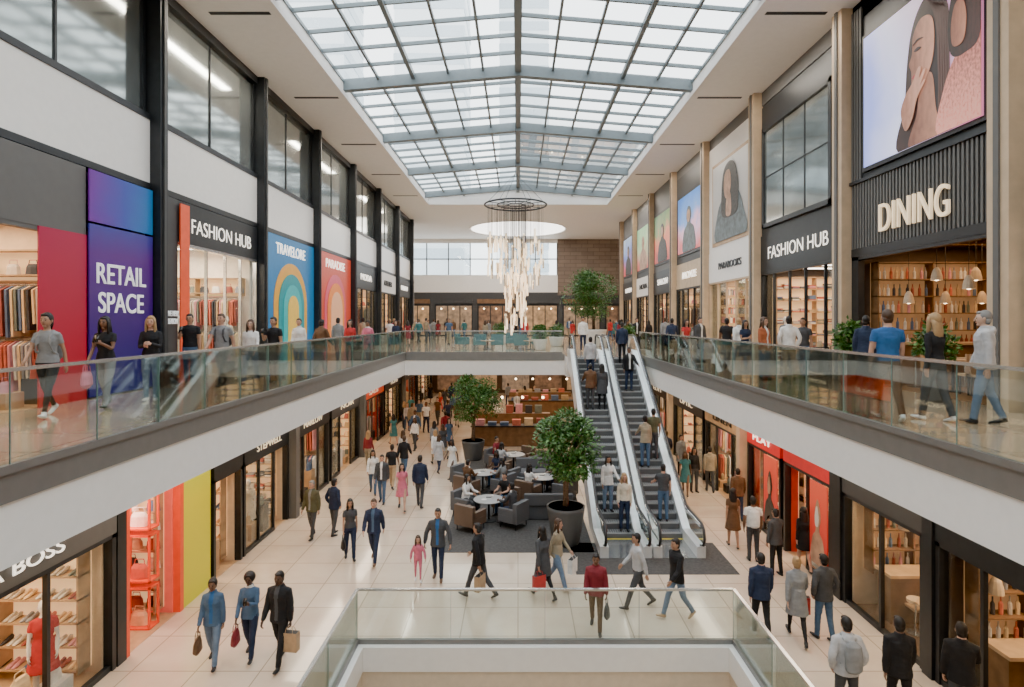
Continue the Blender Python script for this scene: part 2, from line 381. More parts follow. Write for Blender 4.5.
def goods_shelf(m,sx,X,u0,u1,z,dep,H,kind='shoe'):
    lv=6 if H<3.4 else 7
    far_shelf(m,sx,X,u1,z,.3,dep-.45,lv,.25,.42,M_woodl,M_back,kind)
    for k in range(lv):
        zz=z+.25+k*.42
        wallbox(m,sx,X,u0+.1,u1-.4,dep-.4,dep-.05,zz-.03,zz,M_woodl)
        u=u0+.18
        while u<u1-.5:
            if random.random()<.85: handbag(m,sx*(X+dep-.22),u+.15,zz,random.uniform(.7,1.05),random.choice(M_goods),(0,1,0))
            u+=random.uniform(.3,.42)
    uc=(u0+u1)/2
    wallbox(m,sx,X,uc-.5,uc+.5,1.3,1.9,z,z+.8,M_woodl)
    for k in range(3): handbag(m,sx*(X+1.6),uc-.33+k*.33,z+.8,.9,random.choice(M_goods),(0,1,0))
def chair(m,x,y,z,s2,mt):
    m.box(x-.2,x+.2,y-.2,y+.2,z+.42,z+.47,mt); m.box(x-.2,x+.2,y+s2*.17,y+s2*.2,z+.47,z+.9,mt)
    for a in(-.17,.15):
        for b in(-.17,.15): m.box(x+a,x+a+.03,y+b,y+b+.03,z,z+.42,M_black)
def dining(m,sx,X,u0,u1,z,dep,H):
    far_shelf(m,sx,X,u1,z,.35,dep-1.4,5 if H>3.55 else 4,.95,.44,M_wood,mat('bar_backlit_panel',(.35,.2,.1),.5,emit=(1,.5,.2),es=.22,var=.5,scale=1.5),'bottle')
    wallbox(m,sx,X,u1-.9,u1-.45,.4,dep-1.6,z,z+1.02,M_wood); wallbox(m,sx,X,u1-.98,u1-.4,.35,dep-1.5,z+1.02,z+1.08,M_woodl)
    for k in range(int((dep-2)/.6)):
        x=sx*(X+.7+k*.6); y=u1-1.25; m.loft([(x,y,z+.66),(x,y,z+.72)],[.17,.17],M_tan,12); m.loft([(x,y,z),(x,y,z+.02),(x,y,z+.04),(x,y,z+.66)],[.18,.18,.02,.02],M_steel,8)
    wallbox(m,sx,X,u0+.2,u1-1.0,dep-.06,dep-.02,z+.9,z+2.6,M_back)
    for k in range(6):
        zz=z+1.0+k*.3; wallbox(m,sx,X,u0+.2,u1-1.0,dep-.3,dep-.06,zz-.03,zz,M_wood)
        u=u0+.3
        while u<u1-1.1:
            x=sx*(X+dep-.18); m.loft([(x,u,zz),(x,u,zz+.15),(x,u,zz+.2),(x,u,zz+.25)],[.035,.035,.014,.013],random.choice(M_goods),6); u+=random.uniform(.1,.2)
    for k in range(max(1,int((u1-u0-1.4)/1.4))):
        u=u0+.8+k*1.4
        for d in (.9,2.5):
            x=sx*(X+d); m.loft([(x,u,z+.72),(x,u,z+.75)],[.36,.36],M_woodl,16); m.loft([(x,u,z),(x,u,z+.03),(x,u,z+.05),(x,u,z+.72)],[.22,.22,.03,.03],M_black,10)
            for s2 in (-1,1): chair(m,x,u+s2*.58,z,s2,M_woodl)
    u=u0+.4
    while u<u1-.3:
        for d in (.6,1.5,2.4,3.3):
            if d>dep-.5: continue
            x=sx*(X+d); zl=z+H-1.15-.25*((int(d*3)+int(u*2))%3)
            m.loft([(x,u,zl+.3),(x,u,z+H)],[.008,.008],M_black,4); m.loft([(x,u,zl+.3),(x,u,zl+.22),(x,u,zl+.1),(x,u,zl)],[.03,.08,.11,.12],M_tan,12,caps=False); m.ball((x,u,zl+.05),.065,M_warm,8,6)
        u+=.95
    u=u0+.15
    while u<u1: wallbox(m,sx,X,u,u+.05,.2,dep-.1,z+H-.16,z+H-.05,M_wood); u+=.3
M_tw=mat('white_letters',(.9,.9,.9),.5,emit=(1,1,1),es=.3)
M_mann=mat('mannequin_white',(.75,.72,.68),.4)
def windowdisplay(m,sx,X,u0,u1,z):
    u=u0+.5
    while u<u1-.5:
        h=random.choice([.3,.5,.8]); wallbox(m,sx,X,u-.2,u+.2,.25,.6,z,z+h,random.choice([M_mann,M_woodl,M_dark]))
        handbag(m,sx*(X+.42),u,z+h,random.uniform(.9,1.3),random.choice(M_goods),(0,1,0)); u+=random.uniform(.6,.9)
def shop(sx,X,u0,u1,z0,z1,kind,wall,dep=3.6,e=70,lc=(1,.74,.48),zin=None,floorm=None,goods='shoe',disp=True):
    zt=zin or z1
    m=MB()
    wallbox(m,sx,X,u0,u1,dep,dep+.1,z0,zt,wall); wallbox(m,sx,X,u0-.12,u0,0.12,dep+.1,z0,zt,wall); wallbox(m,sx,X,u1,u1+.12,0.12,dep+.1,z0,zt,wall)
    wallbox(m,sx,X,u0-.12,u1+.12,.12,dep+.1,zt,zt+.08,M_ceilp if kind!='dining' else M_dark2)
    wallbox(m,sx,X,u0,u1,.02,dep,z0,z0+.01,floorm or (M_woodl if kind!='dining' else M_wood))
    nl=max(1,int((u1-u0)/1.2))
    for k in range(nl):
        u=u0+(k+.5)*(u1-u0)/nl
        wallbox(m,sx,X,u-.04,u+.04,.5,dep-.5,zt-.05,zt-.02,M_cool if kind!='dining' else M_warmd)
    m.obj('shop_interior')
    g=MB()
    if kind=='clothes': goods_clothes(g,sx,X,u0,u1,z0,dep,zt-z0); nm='clothes_rack'
    elif kind=='shelf': goods_shelf(g,sx,X,u0,u1,z0,dep,zt-z0,goods); nm='display_shelves'
    else: dining(g,sx,X,u0,u1,z0,dep,zt-z0); nm='restaurant_furniture'
    if disp and kind!='dining': windowdisplay(g,sx,X,u0,u1,z0)
    g.obj(nm)
    area('shop_ceiling_lamp',sx*(X+dep*.5),(u0+u1)/2,zt-.17,dep*.6,(u1-u0)*.7,e*1.25,lc)
def front(sx,X,u0,u1,z0,z1,mull,door=None,fr=M_dark,header=None,hm=None,gl=True,w=.07):
    m=MB(); ht=header or z1
    wallbox(m,sx,X,u0,u1,-.06,.12,ht,z1,hm or fr)
    wallbox(m,sx,X,u0,u0+w*1.5,-.05,.12,z0,ht,fr); wallbox(m,sx,X,u1-w*1.5,u1,-.05,.12,z0,ht,fr)
    wallbox(m,sx,X,u0,u1,-.05,.12,ht-.08,ht,fr)
    us=[u0+(u1-u0)*f for f in mull]
    for u in us: wallbox(m,sx,X,u-w/2,u+w/2,-.02,.06,z0,ht,fr)
    if gl:
        ed=[u0]+us+[u1]
        for a,b in zip(ed,ed[1:]):
            c=(a+b)/2
            if door and door[0]<=(c-u0)/(u1-u0)<=door[1]: continue
            wallbox(m,sx,X,a+.03,b-.03,.03,.045,z0+.1,ht-.08,M_sglass); wallbox(m,sx,X,a,b,-.02,.08,z0,z0+.1,fr)
    return m.obj('shopfront_frame')
def panel(name,sx,X,pts,d,mt,th=.03,parent=None):
    m=MB(); m.extr([(sx*(X-d),a,b) for a,b in pts],(sx*th,0,0),mt); return m.obj(name,parent)
def rect(a,b,c,d): return [(a,c),(b,c),(b,d),(a,d)]
def smp(pts,n=6):
    out=[]; k=len(pts)
    for i in range(k):
        p0,p1,p2,p3=[Vector(pts[(i+j-1)%k]) for j in range(4)]
        for q in range(n):
            t=q/n; out.append(tuple(.5*((2*p1)+(p2-p0)*t+(2*p0-5*p1+4*p2-p3)*t*t+(3*p1-p0-3*p2+p3)*t**3)))
    return [(min(1,max(0,a)),min(1,max(0,b))) for a,b in out]
# --- upper left
Z=UP
shop(-1,WX,8.8,11.9,Z,9.6,'clothes',M_inw,e=100,zin=8.6)
front(-1,WX,8.6,12.0,Z,9.7,[],None,M_gpanel,8.3,M_gpanel,gl=False)
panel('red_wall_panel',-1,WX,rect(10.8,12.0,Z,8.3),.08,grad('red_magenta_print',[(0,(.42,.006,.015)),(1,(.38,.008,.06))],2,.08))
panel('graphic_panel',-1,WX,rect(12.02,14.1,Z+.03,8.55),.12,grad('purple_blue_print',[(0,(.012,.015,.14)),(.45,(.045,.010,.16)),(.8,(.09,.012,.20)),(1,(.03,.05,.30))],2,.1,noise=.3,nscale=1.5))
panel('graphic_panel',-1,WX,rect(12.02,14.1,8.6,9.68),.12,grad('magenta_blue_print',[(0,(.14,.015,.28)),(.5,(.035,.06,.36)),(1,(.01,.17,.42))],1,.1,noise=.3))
text('wall_lettering','RETAIL\nSPACE',(-WX+.13,13.0,7.2),.62,M_tw,-1,.01,1.6,bold=.004)
shop(-1,WX,15.5,19.7,Z,9.6,'clothes',M_inw2,e=190,zin=8.9,lc=(1,.85,.66))
front(-1,WX,14.5,19.9,Z,9.7,[.22,.42,.62,.8],(.42,.62),M_steel,8.6,M_dark,w=.05)
panel('black_wall_panel',-1,WX,rect(14.5,15.2,Z,9.7),.08,M_dark2); panel('red_wall_panel',-1,WX,rect(15.2,15.62,Z,9.6),.16,M_orange)
text('shop_sign','FASHION HUB',(-WX+.08,17.6,9.08),.58,M_signl,-1,.005,3.5,bold=-.006)
text('shop_sign','THE NEW\nSEASON',(-WX+.13,14.9,6.6),.2,M_tw,-1,.01,.5)
def arch(c,w,z0,zt,n=18):
    r=w/2; return [(c-r,z0)]+[(c-r*math.cos(math.pi*i/n),zt-r+r*math.sin(math.pi*i/n)) for i in range(n+1)]+[(c+r,z0)]
def archfront(sx,X,u0,u1,base,cols,word):
    c=(u0+u1)/2; panel('colour_wall_panel',sx,X,rect(u0,u1,Z,9.7),.06,base,.2)
    for k,cm_ in enumerate(cols):
        panel('arch_display',sx,X,arch(c,3.3-.75*k,Z+.02,8.75-.42*k),.085+.03*k,cm_,.024)
    text('shop_sign',word,(sx*(X-.08),c,9.2),.58,M_signl,sx,.01,2.9)
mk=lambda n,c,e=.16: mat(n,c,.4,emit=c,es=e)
archfront(-1,WX,20.3,25.4,mk('cyan_blue_panel',(.012,.18,.42)),[mk('gold_panel',(.74,.36,.04)),mk('teal_panel',(.015,.27,.30)),mk('aqua_panel',(.04,.42,.44)),mk('yellow_panel',(.82,.52,.09))],'TRAVELORE')
archfront(-1,WX,25.8,31.0,mk('coral_panel',(.62,.07,.035)),[mk('pink_panel',(.66,.09,.15)),mk('orange_panel',(.82,.24,.04)),mk('peach_panel',(.88,.45,.25))],'PARADISE')
for i,(a,b) in enumerate(((31.4,36.7),(37.1,42.4),(42.8,48.1))):
    shop(-1,WX,a+.15,b-.15,Z,9.6,['clothes','shelf','clothes'][i],M_inw,e=130,zin=8.7)
    front(-1,WX,a,b,Z,9.7,[.2,.4,.6,.8],(.4,.6),M_dark,8.4,[M_dark,M_white,M_dark2][i])
    text('shop_sign',['MODA','ATELIER','URBAN'][i],(-WX+.1,(a+b)/2,9.0),.5,M_signl if i!=1 else M_dark,-1,.02,2.4)
shop(-1,WX,3.2,8.3,Z,9.6,'clothes',M_inw,e=60,zin=8.6); front(-1,WX,3.1,8.4,Z,9.7,[.3,.7],(.3,.7),M_dark,8.4,M_dark)
# --- upper right
shop(1,WX,11.0,15.4,Z,8.9,'dining',M_ind,dep=4.6,e=80,zin=8.6,lc=(1,.62,.32))
front(1,WX,10.74,15.56,Z,8.42,[],None,M_dark,8.2,M_dark,gl=False,w=.2)
m=MB(); m.box(WX-.02,WX+.1,10.74,15.56,8.42,9.9,M_dark2)
y=10.78
while y<15.5: m.box(WX-.07,WX-.01,y,y+.06,8.42,10.15,M_gpanel); y+=.12
m.box(WX-.02,WX+.1,10.74,15.56,9.9,CZ,M_dark)
for a,b in((10.74,11.0),(15.1,15.56)):
    y=a
    while y<b: m.box(WX-.08,WX-.01,y,y+.06,10.15,CZ-.2,M_gpanel); y+=.12
m.box(WX-.12,WX-.01,10.74,15.56,10.12,10.2,M_dark)
m.obj('ribbed_wall_cladding')
M_brass=mat('warm_metal_letters',(.85,.66,.42),.3,.4,emit=(1,.78,.5),es=.9)
text('restaurant_sign','DINING',(WX-.12,13.1,9.0),.98,M_brass,1,.03,2.3,space=1.05,bold=-.006)
e=empty('led_screen',(0,0,0)); SCR=.12
panel('screen_frame',1,WX,rect(11.0,15.0,10.35,13.85),SCR-.02,M_black,.1,e)
panel('screen_background',1,WX,rect(11.08,14.9,10.45,13.75),SCR,grad('screen_pink_blue',[(0,(.60,.22,.38)),(.35,(.70,.50,.66)),(.7,(.62,.64,.88)),(1,(.30,.36,.82))],1,.85,noise=.6,nscale=1.2),.02,e)
def gs(n,a,b,ax=1,em=.6,noise=.8,ns=6): return grad(n,[(0,a),(1,b)],ax,em,noise=noise,nscale=ns)
def shp(pts,d,mt,nm): panel(nm,1,WX,[(14.9-3.82*u,10.45+3.3*v) for u,v in smp(pts)],SCR+d,mt,.01,e)
shp([(.36,0),(.42,.3),(.44,.55),(.48,.78),(.56,.92),(.66,.95),(.74,.88),(.78,.7),(.77,.45),(.78,.2),(.80,0)],.022,gs('screen_hair',(.012,.008,.01),(.05,.025,.02),1,.4,1.2,9),'screen_hair')
shp([(.50,.34),(.485,.5),(.465,.56),(.49,.62),(.50,.74),(.56,.82),(.64,.80),(.67,.70),(.66,.52),(.60,.40)],.034,gs('screen_skin',(.55,.27,.18),(.20,.08,.05)),'screen_face')
shp([(.46,0),(.53,.2),(.56,.40),(.65,.42),(.68,.2),(.70,0)],.030,gs('screen_skin2',(.42,.20,.13),(.15,.06,.04)),'screen_neck')
shp([(.495,.455),(.52,.47),(.545,.455),(.52,.44)],.046,gs('screen_lips',(.45,.06,.07),(.3,.03,.04)),'screen_lips')
shp([(.51,.63),(.54,.645),(.57,.63),(.54,.62)],.046,gs('screen_eye',(.02,.01,.01),(.05,.03,.03)),'screen_eye')
shp([(.50,.675),(.54,.70),(.59,.685),(.54,.688)],.046,gs('screen_brow',(.02,.01,.01),(.03,.02,.02)),'screen_brow')
shp([(.40,.26),(.44,.36),(.50,.42),(.55,.50),(.575,.49),(.56,.43),(.60,.47),(.61,.455),(.57,.38),(.60,.40),(.605,.385),(.54,.30),(.50,.18),(.44,.12)],.058,gs('screen_skin3',(.58,.31,.22),(.30,.13,.08)),'screen_hand')
for k in range(5): shp([(.60+.03*k,.93-.03*k),(.68+.02*k,.75),(.70+.018*k,.4),(.70+.02*k,.1),(.712+.02*k,.1),(.714+.018*k,.4),(.695+.02*k,.78)],.032,gs('screen_strand%d'%k,(.10,.05,.04),(.03,.015,.012),1,.4),'screen_strand')
shp([(.70,0),(.74,.25),(.82,.42),(.92,.52),(1,.55),(1,0)],.040,gs('screen_knit',(.68,.28,.22),(.30,.08,.06),2,.7,2.2,24),'screen_sweater')
shp([(.80,.46),(.78,.68),(.83,.88),(.92,.97),(1,.98),(1,.5),(.90,.42)],.044,gs('screen_hair2',(.06,.02,.015),(.015,.008,.006),1,.4,1.5,12),'screen_hair_right')
shp([(.82,.50),(.805,.62),(.83,.74),(.88,.76),(.91,.64),(.89,.50)],.056,gs('screen_skin4',(.42,.18,.11),(.20,.07,.04)),'screen_face_right')
# R2 fashion hub
shop(1,WX,16.2,21.2,Z,9.6,'shelf',M_ind,e=130,zin=8.4,goods='fold')
front(1,WX,16.04,21.36,Z,9.6,[.18,.4,.6,.82],(.18,.82),M_dark,8.25,M_dark)
text('shop_sign','FASHION HUB',(WX-.08,18.7,8.9),.62,M_signl,1,.005,4.0,bold=-.006)
m=MB(); m.box(WX-.04,WX+.1,16.1,21.3,9.6,14.3,M_dark)
m.box(WX-.10,WX-.05,16.55,20.9,10.0,13.3,M_winglass)
for a in (18.0,19.45): m.box(WX-.12,WX-.09,a-.02,a+.02,10,13.3,M_dark)
m.box(WX-.12,WX-.09,16.55,20.9,11.63,11.67,M_dark)
m.box(WX-.16,WX-.03,16.4,21.05,13.3,13.45,M_dark);m.box(WX-.16,WX-.03,16.4,21.05,9.85,10.0,M_dark)
for a in(16.4,20.9): m.box(WX-.16,WX-.03,a,a+.15,9.85,13.45,M_dark)
m.obj('window_9')
shop(1,WX,22.0,27.0,Z,9.6,'shelf',M_inw,e=170,zin=8.4,goods='book'); front(1,WX,21.84,27.16,Z,9.6,[.2,.4,.6,.8],(.4,.6),M_tan,8.25,M_white)
text('shop_sign','PARABOOKS',(WX-.08,24.5,8.9),.42,M_dark,1,.02,2.6)
panel('white_wall_panel',1,WX,rect(21.84,27.16,9.6,CZ-.5),.04,M_white)
e=empty('fashion_poster'); panel('poster_frame',1,WX,rect(22.35,26.65,9.85,13.55),.07,M_woodl,.05,e); panel('poster_sheet',1,WX,rect(22.5,26.5,10.0,13.4),.09,grad('poster_grey',[(0,(.30,.27,.24)),(1,(.60,.59,.57))],2,.2,noise=.5),.03,e)
def shp2(pts,u0,u1,z0,z1,d,mt,nm,par): panel(nm,1,WX,[(u1-(u1-u0)*u,z0+(z1-z0)*v) for u,v in smp(pts)],d,mt,.01,par)
Pd=mat('poster_dark',(.05,.045,.04),.5,var=.5,scale=8); Ps=mat('poster_skin',(.5,.3,.2),.5,var=.3,scale=3); Pj=mat('poster_slate',(.12,.15,.16),.5,var=.4,scale=5)
shp2([(.12,0),(.16,.35),(.30,.52),(.5,.6),(.75,.55),(.9,.3),(.95,0)],22.5,26.5,10,13.4,.115,Pj,'poster_jacket',e)
shp2([(.33,.3),(.30,.6),(.36,.86),(.5,.95),(.66,.9),(.76,.7),(.78,.5),(.72,.28)],22.5,26.5,10,13.4,.125,Pd,'poster_hair',e)
shp2([(.40,.56),(.38,.72),(.43,.84),(.54,.84),(.58,.70),(.55,.57),(.47,.50)],22.5,26.5,10,13.4,.135,Ps,'poster_face',e)
shp2([(.44,.3),(.46,.52),(.56,.55),(.58,.3)],22.5,26.5,10,13.4,.130,Ps,'poster_neck',e)
defs=[(27.64,32.76,M_dark2,'clothes',[(0,(.75,.12,.12)),(.35,(.70,.40,.55)),(.6,(.12,.30,.70)),(1,(.05,.20,.62))]),
      (33.24,38.26,M_gpanel,'clothes',[(0,(.50,.03,.02)),(.4,(.80,.16,.05)),(.7,(.20,.28,.06)),(1,(.05,.20,.06))]),
      (38.74,43.76,M_dark2,'shelf',[(0,(.55,.06,.04)),(.5,(.40,.55,.30)),(1,(.12,.40,.16))]),
      (44.24,49.3,M_gpanel,'clothes',[(0,(.60,.05,.04)),(.5,(.15,.20,.55)),(1,(.45,.60,.80))])]
for i,(a,b,wm,kd,st) in enumerate(defs):
    shop(1,WX,a+.15,b-.15,Z,9.6,kd,M_inw,e=130,zin=8.4); front(1,WX,a,b,Z,9.6,[.2,.4,.6,.8],(.4,.6),M_dark,8.25,[M_tan,M_dark,M_white,M_dark][i])
    text('shop_sign',['BRONZE','SALON','NOVA','LUMEN'][i],(WX-.1,(a+b)/2,8.9),.5,M_signl if i!=2 else M_dark,1,.02,2.4)
    panel('wall_cladding',1,WX,rect(a,b,9.6,CZ-.5),.02,wm)
    e=empty('advert_screen'); panel('screen_frame',1,WX,rect(a+.35,b-.35,10.0,13.3),.08,M_black,.08,e); panel('screen_picture',1,WX,rect(a+.5,b-.5,10.15,13.15),.1,grad('advert_%d'%i,st,2,.45,noise=1.1,nscale=2.5),.03,e)
    shp2([(.25,0),(.28,.35),(.42,.48),(.40,.6),(.43,.74),(.5,.78),(.58,.72),(.6,.6),(.57,.48),(.72,.36),(.76,0)],a+.5,b-.5,10.15,13.15,.115,[Pj,Pd,Ps,Pd][i],'screen_figure',e)
    shp2([(.44,.54),(.43,.66),(.5,.72),(.56,.66),(.55,.55),(.5,.5)],a+.5,b-.5,10.15,13.15,.13,Ps,'screen_figure_face',e)
shop(1,WX,5.0,10.1,Z,9.6,'clothes',M_inw,e=60,zin=8.4); front(1,WX,4.9,10.2,Z,9.7,[.3,.7],(.3,.7),M_dark,8.4,M_dark)
# --- lower storefronts
HD=2.55
def lower(sx,u0,u1,kind,wall,hm,word,mull,door,e=60,fr=M_dark,lc=(1,.74,.46),gl=True,tm=None,goods='shoe',inner=3.3,disp=True):
    shop(sx,LX,u0+.15,u1-.15,0.0,SO-.1,kind,wall,e=e*1.15,zin=inner,lc=lc,goods=goods,disp=disp)
    front(sx,LX,u0,u1,0.0,SO,mull,door,fr,HD,hm,gl=gl)
    if word: text('shop_sign',word,(sx*(LX-.09),(u0+u1)/2,2.82),.30,tm or M_cream,sx,.01,min(1.9,(u1-u0)*.55))
lower(-1,2.0,6.2,'clothes',M_inw,M_dark,'VOGUE',[.5],None)
lower(-1,6.4,10.9,'shelf',M_inw,M_gpanel,'EVA BOSS',[.3,.66],(.3,.6),e=110,tm=M_signl)
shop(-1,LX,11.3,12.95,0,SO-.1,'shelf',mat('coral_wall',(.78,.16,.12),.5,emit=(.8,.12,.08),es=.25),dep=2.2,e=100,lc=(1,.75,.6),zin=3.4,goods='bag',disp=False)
lower(-1,14.4,15.9,'shelf',M_inw,M_dark,None,[],None,e=110,gl=False)
lower(-1,16.0,19.1,'shelf',M_inw,M_dark,'STEPWELL',[.33,.66],(.66,1),e=80,goods='fold')
lower(-1,19.4,23.2,'clothes',M_inw,M_dark,'MARLOW',[.3,.7],(.3,.7),e=80)
lower(-1,23.5,27.6,'shelf',M_inw,M_dark2,'NOIR',[.3,.7],(.3,.7),e=80,goods='bag')
lower(-1,27.9,32.6,'clothes',M_inr,M_orange,'SALE',[.25,.5,.75],(.25,.75),e=110)
lower(-1,32.9,37.6,'shelf',M_inw,M_dark,'HOME',[.25,.5,.75],(.25,.5),e=110)
lower(-1,37.9,43.5,'clothes',M_inr,M_dark,'STYLE',[.25,.5,.75],(.25,.5),e=120)
lower(-1,43.8,51,'shelf',M_inw,M_dark2,'CAFE',[.25,.5,.75],(.25,.5),e=120)
m=MB()
wallbox(m,-1,LX,11.2,11.3,-.04,.12,0,SO,M_orange); wallbox(m,-1,LX,12.98,13.12,-.04,.12,0,SO,M_orange); wallbox(m,-1,LX,11.2,13.12,-.04,.12,3.3,SO,M_orange)
for (za,zb) in ((.0,.9),(1.0,2.0),(2.1,3.1)):
    for dd in (.15,.75): 
        for uu in (12.2,12.5): wallbox(m,-1,LX,uu,uu+.04,dd,dd+.04,za,zb,M_orange)
    for zz in (za,zb-.04): wallbox(m,-1,LX,12.2,12.54,.15,.79,zz,zz+.04,M_orange)
m.obj('red_display_unit')
g=MB()
for zz in (.05,1.05,2.15): handbag(g,-LX-.47,12.37,zz,1.3,random.choice(M_goods),(1,0,0))
g.obj('displayed_handbags')
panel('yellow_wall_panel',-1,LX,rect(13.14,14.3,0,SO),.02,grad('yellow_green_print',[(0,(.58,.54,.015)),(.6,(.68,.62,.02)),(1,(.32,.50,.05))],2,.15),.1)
m=MB(); 
m.box(-LX-.1,-LX+.06,10.93,11.18,0,SO,M_dark)
for y in (19.1,27.6,37.6): m.box(-LX-.1,-LX+.3,y,y+.3,0,SO,M_gpanel)
m.obj('pilaster_left')
lower(1,2.0,7.3,'clothes',M_inw,M_dark,None,[.5],None)
lower(1,7.5,10.5,'dining',M_ind,M_dark,None,[.33,.66],(.33,.66),e=100,inner=3.5)
lower(1,10.8,13.5,'dining',M_inw,M_dark2,None,[.5],None,e=100,inner=3.5)
lower(1,14.0,16.5,'shelf',M_inr,M_red,None,[.5],(.5,1),e=120,goods='fold')
lower(1,16.7,19.1,'shelf',M_inr,M_red,'PLAY',[.5],None,e=120,goods='bag',tm=M_signl)
lower(1,19.4,23.4,'clothes',M_inw,M_woodl,'LINEN',[.3,.7],(.3,.7),e=110,tm=M_dark)
lower(1,23.7,28.2,'shelf',M_inw,M_dark,'OPTIC',[.3,.7],(.3,.7),e=110)
lower(1,28.5,34,'clothes',M_inw,M_dark,'EDIT',[.25,.5,.75],(.25,.5),e=110)
lower(1,34.3,42,'shelf',M_inw,M_dark,'GIFTS',[.25,.5,.75],(.25,.5),e=120)
lower(1,42.3,51,'clothes',M_inw,M_dark,'DENIM',[.25,.5,.75],(.25,.5),e=120)
for k,(a,b) in enumerate(((14.12,14.95),(16.85,17.75))):
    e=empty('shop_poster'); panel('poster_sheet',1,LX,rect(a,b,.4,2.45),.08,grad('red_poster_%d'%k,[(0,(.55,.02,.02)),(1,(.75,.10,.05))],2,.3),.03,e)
    panel('poster_portrait',1,LX,[(b-(b-a)*u,.4+2.05*v) for u,v in smp([(.12,.0),(.2,.3),(.4,.42),(.33,.6),(.5,.8),(.68,.6),(.6,.42),(.82,.3),(.9,0)])],.10,[Ps,Pd][k],.01,e)
    panel('poster_face',1,LX,[(b-(b-a)*u,.4+2.05*v) for u,v in smp([(.42,.48),(.40,.6),(.5,.72),(.6,.6),(.57,.48)])],.12,[M_mann,Ps][k],.01,e)
m=MB(); m.box(LX+.1,LX-.1,13.52,13.98,0,SO,M_dark); m.box(LX+.1,LX-.1,10.52,10.78,0,SO,M_dark)
for y in (19.1,28.2,34.0): m.box(LX+.1,LX-.3,y,y+.3,0,SO,M_tan)
m.obj('pilaster_right')
# --- back walls
m=MB()
m.box(-14,14,YEND,YEND+.3,UP,9.4,M_dark2); m.box(-14,4.1,YEND,YEND+.3,9.4,11.2,M_white); m.box(4.1,14,YEND-.05,YEND+.3,9.1,CZ,M_brownw)
m.box(-14,4.1,YEND,YEND+.3,14.5,CZ,M_white)
m.obj('wall_back')
m=MB(); m.box(-14,4.1,YEND+.1,YEND+.14,11.2,14.5,M_skyglass)
for i in range(9): m.box(-14+i*2.25,-13.9+i*2.25,YEND,YEND+.2,11.2,14.5,M_gpanel)
m.box(-14,4.1,YEND,YEND+.2,12.8,12.9,M_gpanel); m.obj('window_10')
for i in range(6):
    a=-13+i*4.4
    m=MB(); m.box(a,a+3.9,YEND-.06,YEND-.02,UP,8.6,M_dark)
    for k in range(3):
        m.box(a+.15+k*1.25,a+1.3+k*1.25,YEND-.1,YEND-.06,UP+.1,8.0,mat('lit_window_%d'%(i%3),[(.25,.15,.08),(.20,.13,.08),(.16,.09,.05)][i%3],.3,emit=[(1,.62,.32),(1,.7,.45),(.9,.5,.3)][i%3],es=[.25,.18,.10][i%3],var=.9,scale=2.5))
        m.ball((a+.7+k*1.25,YEND-.3,7.7),.08,M_warm,6,5); m.loft([(a+.7+k*1.25,YEND-.3,7.78),(a+.7+k*1.25,YEND-.3,8.6)],[.01,.01],M_black,4)
    m.box(a,a+3.9,YEND-.2,YEND-.1,8.25,8.7,[M_wood,M_dark2][i%2])
    m.obj('shopfront_back')
m=MB(); m.box(-14,14,52,52.3,0,SO,M_ind)
for i in range(9):
    a=-13+i*2.9; m.box(a,a+2.4,51.9,51.98,.3,3.0,mat('lit_window_%d'%(i%3),(.3,.2,.1),.4)); m.box(a,a+2.4,51.85,51.95,3.1,3.6,[M_dark,M_red,M_tan][i%3])
m.obj('wall_back_lower')
for sx in (-1,1):
    m=MB(); m.box(sx*9,sx*14,50,50.2,UP,CZ,M_white); m.obj('wall_return')
m=MB()
for y in list(range(3,52,3)):
    for sx in (-1,1): m.loft([(sx*6.5,y,SO-.015),(sx*6.5,y,SO+.01)],[.1,.1],M_cool,12)
for y in range(30,52,3):
    for x in (-4,-2,0,2,4): m.loft([(x,y,SO-.015),(x,y,SO+.01)],[.1,.1],M_cool,12)
m.obj('soffit_downlight')
for y in (5,12,19,26):
    for sx in (-1,1): area('soffit_lamp',sx*6.5,y,SO-.03,.5,5.5,90,(1,.82,.62))
for y in (32,39,46): area('soffit_lamp',0,y,SO-.03,9,4,230,(1,.78,.55))
